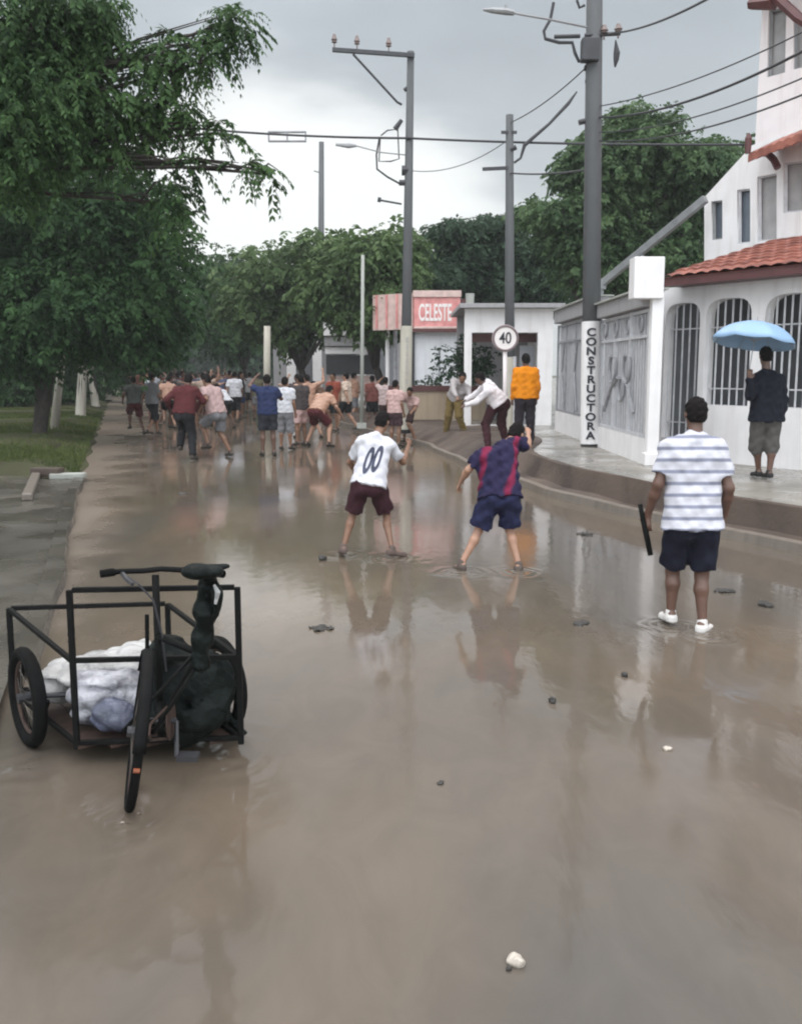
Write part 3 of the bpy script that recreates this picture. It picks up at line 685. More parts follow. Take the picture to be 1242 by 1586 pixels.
    g.tube([pl.w(*a, of2 - .5), pl.w(*b, of2 - .5)], [.10, .14], 6); g.tube([pl.w(b[0], b[1] + .1, of2 - .5), pl.w(*c, of2 - .5), pl.w(c[0] + .6, c[1] - .45, of2 - .5)], .09, 6)
    g.build('tower_eave', M['maroon'], root)
    g = MB(); zc = T(1160, 2)[1]
    g.add([pl.w(T(1160, 4)[0], zc + .05, of2 - .55), pl.w(uend + 1, zc + .05, of2 - .55), pl.w(uend + 1, zc + 1.0, of2 + 2), pl.w(T(1160, 4)[0], zc + 1.0, of2 + 2)], [(0, 1, 2, 3)]); g.build('tower_roof', M['tile'], root)
    return pl, uend
def pl_rot(pl): return Matrix((pl.d, pl.n, UP)).transposed()
M['curtain'] = mat('grey_curtain', (0.36, 0.35, 0.35), 0.5, scale=4)
M['glass'] = mat('window_glass', (0.12, 0.14, 0.17), 0.08, var=0.1)
HP, HU = build_house()

def build_fences():
    X = 3.66
    def post(y, name, label, w, ztop, m, cat='pillar'):
        pass
    # white gate pillar with box on top
    r = empty('gate_pillar', (X + .02, 14.25, ZS), 'white square gate pillar left of the barred arches', 'pillar')
    g = MB(); g.box((X + .05, 14.35, (ZS + 2.92) / 2), (.17, .17, 2.92 - ZS)); g.build('shaft', M['white'], r, bevel=.01)
    g = MB(); g.box((X + .05, 14.35, ZS + .09), (.24, .24, .18)); g.build('foot', M['white'], r, bevel=.01)
    p = at(1002, 431, 14.3)
    bx = MB(); bx.box((p.x, 14.35, p.z), (.43, .34, .585)); o = bx.build('meter_box', M['white'], bevel=.012); tag(o, 'plain white box standing on top of the white gate pillar', 'box')
    # gate between pillar and thick pole
    def gate(name, label, y0, y1, zb, zt, solid, style):
        r = empty(name, (X, (y0 + y1) / 2, ZS), label, 'gate', 'metal gates along the pavement')
        b = MB(); b.box((X + .04, (y0 + y1) / 2, (ZS - .02 + zb) / 2), (.16, y1 - y0, zb - ZS + .02)); b.build('base_wall', M['white'], r)
        f = MB()
        nb = max(2, round((y1 - y0) / 1.15))
        for i in range(nb + 1):
            yb = y0 + .03 + (y1 - y0 - .06) * i / nb; f.box((X, yb, (zb + zt) / 2), (.05, .05, zt - zb))
        for z in (zb + .03, zt - .03, zt - .40): f.box((X + .001, (y0 + y1) / 2, z), (.045, y1 - y0 - .09, .045))
        f.build('gate_frame', M['metal_l'] if style else M['metal_g'], r)
        bb = MB(); n = int((y1 - y0) / .16)
        for i in range(1, n):
            y = y0 + (y1 - y0) * i / n; bb.box((X + .004, y, (zb + zt) / 2 - .02), (.014, .022, zt - zb - .1))
        bb.build('bars', M['metal_l'], r)
        def scb(f, *a): q = MB(); getattr(q, f)(*a); q.build('scroll', M['metal_g'], r)
        ym = (y0 + y1) / 2
        if style:
            for (dy, z, rr) in ((-.45, zb + 1.05, .24), (-.1, zb + .72, .2), (.6, zb + 1.05, .24)):
                scb('ring', (X - .03, ym + dy, z), (1, 0, 0), rr, .028, 22, 6, -.8, 4.2)
            scb('tube', [(X - .03, ym - 1.0, zb + .35), (X - .03, ym - .6, zb + .75), (X - .03, ym - .1, zb + .95)], .03, 6)
            scb('tube', [(X - .03, ym + 1.2, zb + .3), (X - .03, ym + .7, zb + .7), (X - .03, ym + .2, zb + .9)], .03, 6)
            for k in range(4): scb('ring', (X - .03, y0 + (y1 - y0) * (k + .5) / 4, zt - .21), (1, 0, 0), .12, .018, 16, 5)
        else:
            for k in range(3): scb('tube', [(X - .03, y0 + (y1 - y0) * (k + .3) / 3, zb + .1), (X - .03, y0 + (y1 - y0) * (k + .5) / 3, zb + .9), (X - .03, y0 + (y1 - y0) * (k + .35) / 3, zt - .4)], .022, 6)
        sh = MB(); sh.box((X + .05, ym, (zb + zt) / 2), (.008, y1 - y0 - .1, zt - zb - .04)); sh.build('backing_sheet', M['sheet'], r)
        return r
    gate('metal_gate', 'grey metal gate with scroll patterns between the white pillar and the lettered pole', 14.5, 17.95, .80, 2.72, True, 1)
    gate('metal_gate', 'tall pale metal gate between the lettered pole and the white shop', 18.15, 22.9, .88, 2.85, True, 0)
    # grey canopy beams
    r = empty('gate_canopy', (X, 16, 2.8), 'grey concrete lintel beam above the scroll patterned gate', 'beam', 'lintels over the gates')
    g = MB(); g.box((X + .03, 16.2, 2.86), (.3, 3.5, .24)); g.build('beam', M['grey_wall'], r, bevel=.012)
    g = MB(); g.box((X + .03, 16.2, 2.995), (.42, 3.55, .03)); g.build('drip_edge', M['conc_l'], r)
    r = empty('gate_canopy', (X, 20.5, 2.9), 'grey concrete lintel beam above the tall pale gate', 'beam', 'lintels over the gates')
    g = MB(); g.box((X + .03, 20.5, 3.02), (.3, 4.7, .28)); g.build('beam', M['grey_wall'], r, bevel=.012)
    g = MB(); g.box((X + .03, 20.5, 3.175), (.42, 4.75, .03)); g.build('drip_edge', M['conc_l'], r)
    # courtyard back wall so that gates do not open on nothing
    # slanted gutter pipe
    a = at(931, 440, 19.5); b = at(1092, 308, 17.6)
    r = empty('slanted_beam', a, 'pale diagonal metal beam rising from the gates to the upper floor', 'beam')
    g = MB(); g.bar(a, b, .10, .13); g.build('rail', M['galv'], r)
    g = MB(); g.box(a, (.16, .16, .2)); g.bar(a - UP * .05, Vector((a.x, a.y, 3.0)), .08); g.build('foot_bracket', M['galv'], r)
    s = MB()
    m_ = lerp(a, b, .42); s.tube([Vector((m_.x, m_.y, ZS)), m_], .035, 8); s.build('support_post', M['galv'], r)
    return X
build_fences()

def build_shop():
    Y = 25.0
    pl = Plane((0, Y, 0), (1, 0))
    r = empty('white_shop', (2.8, Y, ZS), 'white flat roofed shop with a wide open front behind the speed sign', 'shop')
    H = lambda px, py: pl.hit(px, py)
    uL, zT = H(720, 478); uR, _ = H(857, 478); _, zF = H(760, 515); uP, _ = H(831, 600)
    wall('front_wall', pl, [(uL, ZS - .05), (uR, ZS - .05), (uR, zT), (uL, zT)], [[(uL + .18, ZS + .01), (uP, ZS + .01), (uP, zF), (uL + .18, zF)]], .22, 0, M['white'], r)
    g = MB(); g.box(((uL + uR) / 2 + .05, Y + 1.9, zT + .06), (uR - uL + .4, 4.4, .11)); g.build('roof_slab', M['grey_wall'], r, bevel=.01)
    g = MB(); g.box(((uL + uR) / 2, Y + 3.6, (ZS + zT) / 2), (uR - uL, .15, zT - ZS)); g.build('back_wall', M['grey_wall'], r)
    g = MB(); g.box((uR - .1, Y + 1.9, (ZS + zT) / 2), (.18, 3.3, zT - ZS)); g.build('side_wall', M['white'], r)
    g = MB(); g.box(((uL + .2 + uP) / 2, Y + .5, zF - .12), (uP - uL, .05, .22)); g.build('rolled_shutter', M['maroon'], r)
    d = MB(); u0 = H(806, 600)[0]; u1 = H(829, 600)[0]
    d.box(((u0 + u1) / 2, Y + .35, (ZS + zF) / 2 - .15), (u1 - u0, .05, zF - ZS - .35)); d.build('door', M['dim'], r)
    p = at(724, 462, Y); t = MB(); t.tube([(p.x + .1, Y + .6, zT + .1), (p.x + .1, Y + .6, zT + .42)], [.1, .12], 10); t.build('vent_pipe', M['conc_l'], r)
    # pink sign building
    Y2 = 31.0; p2 = Plane((0, Y2, 0), (1, 0)); H2 = lambda px, py, off=0: p2.hit(px, py, off)
    r = empty('sign_building', (1.6, Y2, ZS), 'small white building under a pink lettered sign', 'shop')
    u0, zt = H2(641, 452); u1, zb = H2(712, 510)
    uL, _ = H2(642, 600); uR, zl = H2(748, 515)
    wall('front_wall', p2, rect(uL, ZS - .05, uR, zl), [rect(uL + .75, ZS + .55, uL + .82, zl - .45)], .2, .15, M['bluewhite'], r)
    g = MB(); g.box((uL - .06, Y2 + .2, (ZS + zl) / 2), (.12, .3, zl - ZS)); g.build('corner_post', M['metal_d'], r)
    g = MB(); g.box(((uL + uR) / 2, Y2 + .1, zb - .04), (uR - uL + .2, .5, .1)); g.build('awning_edge', M['maroon'], r)
    g = MB(); g.box((u1 + .19, Y2 + .35, (zb + zt) / 2 - .15), (.34, .3, zt - zb - .1)); g.build('brick_end', M['maroon'], r)
    g = MB(); g.box(((uL + uR) / 2, Y2 + 2.4, (ZS + zl) / 2), (uR - uL, 4.2, zl - ZS - .02)); g.build('body', M['bluewhite'], r)
    s = empty('shop_sign', (u0, Y2 - .1, zb), 'pink shop sign board with white lettering above the white wall', 'sign')
    g = MB(); g.box(((u0 + u1) / 2, Y2 - .05, (zt + zb) / 2), (u1 - u0, .12, zt - zb)); g.build('board', M['pink_sign'], s, bevel=.01)
    g = MB(); g.box(((u0 + u1) / 2, Y2 - .07, zt - .07), (u1 - u0 + .06, .2, .2)); g.box(((u0 + u1) / 2, Y2 - .125, zb + .05), (u1 - u0, .03, .07)); g.build('trim', M['pale_pink'], s, bevel=.01)
    text_obj('lettering', 'CELESTE', .52, frame_mtx(((u0 + u1) / 2 - .06, Y2 - .115, (zt + zb) / 2 - .09), (1, 0, 0), (0, 0, 1)), M['letter_white'], s, depth=.02, stretch=(.53, 1.4), bold=.02)
    ul, _ = H2(578, 480)
    g = MB(); a = Vector((ul, Y2 + .9, 0)); b = Vector((u0 - .02, Y2 - .05, 0)); mid = (a + b) / 2; dd = (b - a).normalized(); nn = Vector((-dd.y, dd.x, 0))
    g.box((mid.x, mid.y, (zt + zb) / 2 - .02), ((b - a).length, .12, zt - zb - .04), Matrix((dd, nn, UP)).transposed()); g.build('side_board', M['pale_pink'], s)
    g = MB()
    for k in range(4):
        q = lerp(a, b, .1 + .26 * k); g.box((q.x - nn.x * .07 * (1 if nn.y > 0 else -1), q.y - .08, (zt + zb) / 2), (.06, .03, zt - zb - .1), Matrix((dd, nn, UP)).transposed())
    g.build('side_stripe', M['pink_sign'], s)
    # two pale posts under the side board
    for px, lab in ((600, 'slim white post under the left end of the pink sign'), (612, 'slim grey post beside the whitewashed pole base')):
        q = at(px, 600, 32.0); g = MB(); g.tube([(q.x, 32.2, ZS), (q.x, 32.2, zb)], .07, 10); g.box((q.x, 32.2, ZS + .04), (.22, .22, .08)); tag(g.build('canopy_post', M['white'] if px == 600 else M['metal_g']), lab, 'post', 'posts under the pink sign')
    # low tan wall with dark coping
    Y3 = 28.0; a = at(604, 605, Y3); b = at(752, 600, Y3)
    r = empty('low_wall', ((a.x + b.x) / 2, Y3, ZS), 'low tan wall with dark coping in front of the small white building', 'wall')
    zw = at(700, 606, Y3).z; g = MB(); g.box(((a.x + b.x) / 2, Y3, (ZS - .1 + zw) / 2), (b.x - a.x, .2, zw - ZS + .1)); g.build('wall_body', M['tan'], r)
    g = MB(); g.box(((a.x + b.x) / 2, Y3, zw + .08), (b.x - a.x + .1, .3, .16)); g.build('coping', M['maroon'], r)
    shrub('shrub', 'dark shrub at the foot of the small white building beneath the sign', (at(668, 600, 29.6).x, 29.6, ZS), (.62, .4, .62), 380, M['leaf_b'])
    shrub('shrub', 'dark hanging shrub branch left of the open shop front', (at(722, 600, 26.6).x, 26.6, 1.55), (.75, .45, .55), 380, M['leaf_b'])
    # columned house behind the right row of trees
    Y4 = 47.0
    p4 = Plane((0, Y4, 0), (1, 0)); H4 = lambda px, py: p4.hit(px, py)
    r = empty('columned_house', (H4(520, 600)[0], Y4, .42), 'pale house with white columns half hidden behind the street trees', 'house')
    ua, zt = H4(418, 468); ub, _ = H4(640, 468)
    zt += .1
    wall('front_wall', p4, rect(ua, .3, ub, zt), [rect(ua + .9, .5, ua + 1.9, zt - .9), rect(ua + 3.0, 1.2, ua + 4.1, zt - .9), rect(ua + 5.0, .5, ua + 6.0, zt - .9)], .2, .9, M['grey_wall'], r)
    for px in (452, 492, 560):
        u, _ = H4(px, 600); g = MB(); g.box((u, Y4, (.42 + zt) / 2), (.42, .3, zt - .42)); g.box((u, Y4, zt - .05), (.55, .4, .14)); g.build('column', M['white'], r)
    g = MB(); g.box(((ua + ub) / 2, Y4 + .9, zt + .13), (ub - ua + .5, 3, .22)); g.build('roof_slab', M['white'], r)
    for (u_, w_) in ((ua + 1.4, 1.0), (ua + 3.55, 1.1), (ua + 5.5, 1.0)):
        g = MB(); g.box((u_, Y4 + 1.0, 1.9), (w_ - .02, .04, 2.6)); g.build('window', M['dim'], r)
    # side canopy building with white bands
    Y5 = 39.0; a = at(502, 500, Y5); b = at(590, 500, Y5)
    r = empty('banded_kiosk', ((a.x + b.x) / 2, Y5, .42), 'low kiosk with white bands beneath the leaning trunk left of the pink sign', 'kiosk')
    for i, (y0, y1, m) in enumerate(((500, 520, 'white'), (522, 536, 'grey_wall'), (538, 548, 'white'), (550, 580, 'metal_d'), (582, 612, 'pale_pink'))):
        z1, z0 = at(545, y0, Y5).z, at(545, y1, Y5).z; g = MB(); dp_ = .9 - .12 * i
        g.box(((a.x + b.x) / 2, Y5 + 1 - dp_ / 2, (z0 + z1) / 2), ((b.x - a.x) * (1 - .02 * i), dp_ + 1, z1 - z0)); g.build('counter_front' if i == 4 else 'band', M[m], r)
build_shop()

# ------------------------------------------------------------------ poles and cables
def pole(name, label, top, bot, r0, r1, m, group='utility poles', ):
    top = Vector(top); bot = Vector(bot)
    root = empty(name, bot, label, 'utility pole', group)
    g = MB(); g.tube([bot - UP * .1, lerp(bot, top, .5), top], [r0, (r0 + r1) / 2, r1], 14); g.build('shaft', m, root, smooth=True)
    return root
def insulator(p, root, h=.28):
    p = Vector(p); g = MB(); g.tube([p, p + UP * h * .45], .018, 6); g.tube([p + UP * h * .4, p + UP * h * .45, p + UP * h * .55, p + UP * h * .62, p + UP * h * .8, p + UP * h], [.03, .07, .045, .075, .05, .03], 10); g.build('insulator', M['ceramic'], root)
def cable(label, a, b, sag, r=.012, n=18, name='power_cable'):
    a = Vector(a); b = Vector(b)
    pts = [lerp(a, b, i / n) - UP * sag * 4 * (i / n) * (1 - i / n) for i in range(n + 1)]
    g = MB(); g.tube(pts, r, 6); return tag(g.build(name, M['wire'], smooth=True), label, 'cable', 'overhead cables')
def build_poles():
    # thick lettered pole
    Y = 18.0; bot = at(914, 684, Y); bot.z = ZS; top = at(922, -190, Y)
    r = pole('utility_pole', 'thick dark concrete pole with a white lettered base beside the gates', top, bot, .175, .13, M['conc'])
    wb, wt = at(915, 676, Y), at(915, 498, Y)
    g = MB(); g.tube([Vector((bot.x, Y, ZS + .05)), lerp(bot, top, (wt.z - ZS) / (top.z - ZS))], [.185, .178], 18, caps=False)
    g.build('painted_base', M['white'], r, smooth=True)
    s = 'CONSTRUCTORA'; lh = (wt.z - .12 - (ZS + .12)) / len(s)
    for i, ch in enumerate(s):
        z = wt.z - .12 - lh * (i + .5); f = (z - ZS) / (top.z - ZS); c = lerp(bot, top, f)
        yaw = -.2
        # letters lie on the round face turned to the street
        dirn = Vector((-c.x, -c.y, 0)).normalized(); x = Vector((-dirn.y, dirn.x, 0)); 
        if x.x < 0: x = -x
        text_obj('letter', ch, lh * 1.2, frame_mtx(c + dirn * .192, x, UP), M['letter_black'], r, depth=.012, stretch=(1.15, .95), bold=.035)
    def P(px, py, dy=0): return at(px, py, Y + dy)
    g = MB(); g.tube([P(905, 55, -.1), P(960, 52, -.1)], .035, 6); g.build('rack_arm', M['metal_d'], r)
    for px, py in ((935, 52), (957, 50)): insulator(P(px, py, -.1) - UP * .1, r, .24)
    g = MB(); g.box(P(913, 78, -.16), (.3, .22, .38)); g.build('splice_box', M['metal_d'], r, bevel=.02)
    g = MB(); g.tube([P(953, 62), P(955, 82), P(954, 92), P(952, 104)], [.01, .06, .05, .015], 7); g.build('hanging_clamp', M['metal_d'], r)
    g = MB(); g.tube([P(857, 4), P(852, 30), P(842, 48), P(844, 60), P(866, 66), P(886, 66), P(890, 82), P(896, 95), P(908, 92)], .03, 6); g.tube([P(858, 57), P(898, 56)], .035, 6); g.build('jumper_cable', M['wire'], r)
    g = MB(); g.tube([P(893, 0), P(897, 12), P(905, 8)], .025, 6); g.tube([P(896, 190), P(912, 186)], .05, 6); g.tube([P(904, 105), P(915, 108)], .05, 6); g.tube([P(906, 125), P(915, 126)], .04, 6); g.build('step_bolt', M['metal_d'], r)
    # long lamp arm reaching left
    g = MB(); g.tube([P(908, 42, -.1), P(850, 30, -.4), P(793, 20, -.6)], .018, 6); g.build('lamp_arm', M['galv'], r)
    g = MB(); g.tube([P(796, 20, -.6), P(785, 18, -.6), P(762, 16, -.6), P(748, 15, -.6)], [.045, .06, .05, .02], 8); g.tube([P(784, 15, -.6), P(783, 8, -.6)], .03, 6); g.build('lamp_head', M['galv'], r)
    # second pole, square crossarm
    Y2 = 24.5; bot2 = at(627, 610, Y2); bot2.z = .35; top2 = at(636, 80, Y2)
    r2 = pole('utility_pole', 'slim grey pole with a one sided crossarm at its top and whitewashed base', top2, bot2, .145, .085, M['conc'])
    Q = lambda px, py, dy=0: at(px, py, Y2 + dy)
    g = MB(); w = lerp(bot2, top2, (at(627, 505, Y2).z - bot2.z) / (top2.z - bot2.z)); g.tube([bot2, w], [.155, .15], 16, caps=False); g.build('painted_base', M['whitewash'], r2, smooth=True)
    for i, ch in enumerate('CELESTE'):
        z = lerp(at(627, 522, Y2).z, at(627, 596, Y2).z, (i + .5) / 7); c = lerp(bot2, top2, (z - bot2.z) / (top2.z - bot2.z))
        dirn = Vector((-c.x, -c.y, 0)).normalized(); x = Vector((-dirn.y, dirn.x, 0)); x = -x if x.x < 0 else x
        text_obj('letter', ch, .17, frame_mtx(c + dirn * .157 + x * .03, x, UP), M['metal_g'], r2, depth=.012, stretch=(.55, .95))
    g = MB(); g.bar(Q(515, 77, -.1), Q(642, 86, -.1), .09, .09); g.build('crossarm', M['metal_d'], r2)
    for px in (518, 553, 602): 
        f = (px - 515) / 127; insulator(Q(px, 76 + 9 * f, -.1), r2, .34)
    g = MB(); g.tube([Q(547, 84, -.1), Q(615, 158, -.1), Q(622, 162, -.05)], .03, 6); g.tube([Q(626, 140), Q(634, 134)], .05, 6); g.build('brace', M['metal_d'], r2)
    g = MB(); g.tube([Q(588, 212), Q(583, 240), Q(584, 262), Q(600, 274), Q(620, 285)], .025, 6); g.tube([Q(589, 212), Q(587, 250), Q(605, 250), Q(618, 246), Q(616, 200), Q(600, 202), Q(590, 210)], .018, 6); g.tube([Q(612, 200), Q(622, 186)], [.07, .05], 6); g.build('cable_loop', M['wire'], r2)
    g = MB(); g.tube([Q(622, 316), Q(588, 310)], .025, 6); g.tube([Q(590, 310), Q(585, 309)], .06, 7); g.build('side_bracket', M['metal_d'], r2); g = MB(); g.tube([Q(632, 264), Q(622, 264)], .12, 8); g.build('clamp', M['metal_d'], r2); g = MB(); g.tube([Q(618, 283), Q(634, 283)], .07, 8); g.build('clamp', M['metal_d'], r2)
    g = MB(); g.tube([Q(628, 240), Q(590, 236, -.2), Q(552, 226, -.3)], .015, 6); g.tube([Q(552, 226, -.3), Q(540, 226, -.3), Q(520, 224, -.3)], [.03, .06, .03], 7); g.build('street_lamp_arm', M['galv'], r2)
    # third pole behind the speed sign
    Y3 = 23.0; bot3 = at(789, 665, Y3); bot3.z = ZS; top3 = at(789, 178, Y3)
    r3 = pole('utility_pole', 'grey pole with a whitewashed foot standing behind the round speed sign', top3, bot3, .13, .085, M['conc'])
    Q3 = lambda px, py: at(px, py, Y3 - .05)
    g = MB(); g.tube([bot3, lerp(bot3, top3, .24)], [.138, .135], 16, caps=False); g.build('painted_base', M['whitewash'], r3, smooth=True)
    g = MB(); g.bar(Q3(747, 262), Q3(790, 260), .07); g.bar(Q3(776, 205), Q3(800, 205), .06); g.tube([Q3(790, 232), Q3(799, 228)], .06, 6); g.build('crossarm', M['metal_d'], r3)
    g = MB(); g.tube([Q3(796, 252), Q3(806, 245), Q3(812, 225), Q3(850, 192), Q3(880, 160), Q3(893, 142)], [.03, .03, .05, .035, .045, .02], 6); g.build('jumper_cable', M['wire'], r3)
    # fourth far pole
    Y4 = 60.0; bot4 = at(497, 612, Y4); bot4.z = .3; r4 = pole('utility_pole', 'far plain pole rising above the street trees with no crossarm', at(498, 220, Y4), bot4, .24, .15, M['conc'])
    g = MB(); q = at(498, 268, Y4 - .1); g.tube([q + Vector((-.45, 0, .12)), q], .03, 6); g.build('side_bracket', M['metal_d'], r4)
    # thin pale poles among the crowd
    b = at(560, 640, 26.0); b.z = .3; g = MB(); g.tube([b, at(562, 395, 26.0)], [.055, .045], 10); rr = empty('thin_post', b, 'thin pale grey post among the people left of the pink sign', 'post'); g.build('shaft', M['conc_l'], rr, smooth=True); g = MB(); g.box(b + UP * .06, (.25, .25, .14)); g.build('foot', M['conc_l'], rr)
    b = at(413, 612, 36.0); b.z = .2; rr = empty('pale_post', b, 'pale yellowish concrete post behind the man in the navy top', 'post'); g = MB(); g.tube([b, at(414, 505, 36.0)], [.14, .12], 12); g.build('shaft', M['whitewash'], rr, smooth=True); g = MB(); g.box(b + UP * .05, (.4, .4, .1)); g.build('foot', M['conc_l'], rr)
    # cables
    cable('long thick cable crossing the whole street from the near tree to the house', at(150, 182, 26), at(632, 214, 24.4), .12, .028)
    cable('thick cable from the crossarm pole past the slim pole to the big tree', at(632, 214, 24.4), at(1165, 224, 21), .05, .028)
    cable('thin cable running down from the thick pole to the slim grey pole', at(790, 190, 23), at(912, 100, 18), .1, .012)
    cable('faint cable sagging between the two slim poles', at(634, 264, 24.5), at(789, 215, 23), .25, .010)
    cable('cable rising from the thick pole to the upper edge of the sky', at(945, 52, 18), at(1160, -40, 11), .12, .016)
    cable('upper of the cables from the thick pole to the white tower', at(925, 165, 18), at(1300, 20, 12), .15, .010)
    cable('thickest of the cables from the thick pole to the white tower', at(925, 182, 18), at(1300, 48, 11), .22, .018)
    cable('third cable from the thick pole crossing the white tower', at(925, 205, 18), at(1300, 95, 11), .18, .010)
    cable('lowest cable from the thick pole to the white tower wall', at(925, 218, 18), at(1300, 122, 11), .2, .012)
    cable('low cable between the slim pole and the thick pole above the trees', at(789, 268, 23), at(915, 262, 18), .05, .02)
    q = at(445, 211, 25.3); g = MB(); g.box(q - UP * .12, (.95, .1, .03)); g.box(q + UP * .1, (.95, .1, .03)); 
    for dx in (-.46, 0, .46): g.box(q + Vector((dx, 0, 0)), (.03, .08, .2))
    tag(g.build('splice_bracket', M['metal_g']), 'small metal bracket hanging on the thick cable at the left', 'bracket')
build_poles()

def build_speed_sign():
    Y = 20.0; b = at(782, 668, Y); b.z = .33; c = at(782, 524, Y)
    r = empty('speed_sign', b, 'round white 40 speed limit sign on a white post', 'road sign')
    g = MB(); g.tube([b - UP * .05, Vector((c.x, Y + .03, c.z + .2))], .045, 10); g.build('post', M['white_pink'], r, smooth=True)
    g = MB(); g.disc(c + Vector((0, -.04, 0)), (0, 1, 0), .272, .012, 40); g.build('plate', M['letter_white'], r)
    g = MB(); g.ring(c + Vector((0, -.048, 0)), (0, 1, 0), .245, .024, 40, 8); o = g.build('rim', M['grey_ring'], r, smooth=True)
    text_obj('digits', '40', .32, frame_mtx(c + Vector((0, -.052, -.005)), (1, 0, 0), (0, 0, 1)), M['letter_black'], r, depth=.008, stretch=(.78, 1))
    b2 = at(797, 668, Y + .6); b2.z = .36; g = MB(); g.tube([b2, at(797, 552, Y + .6)], .035, 8); g.box(b2 + UP * .03, (.14, .14, .06)); tag(g.build('thin_post', M['metal_l']), 'thin pale post right behind the speed sign post', 'post')
M['grey_ring'] = mat('worn_red_ring', (0.20, 0.15, 0.155), 0.5)
build_speed_sign()

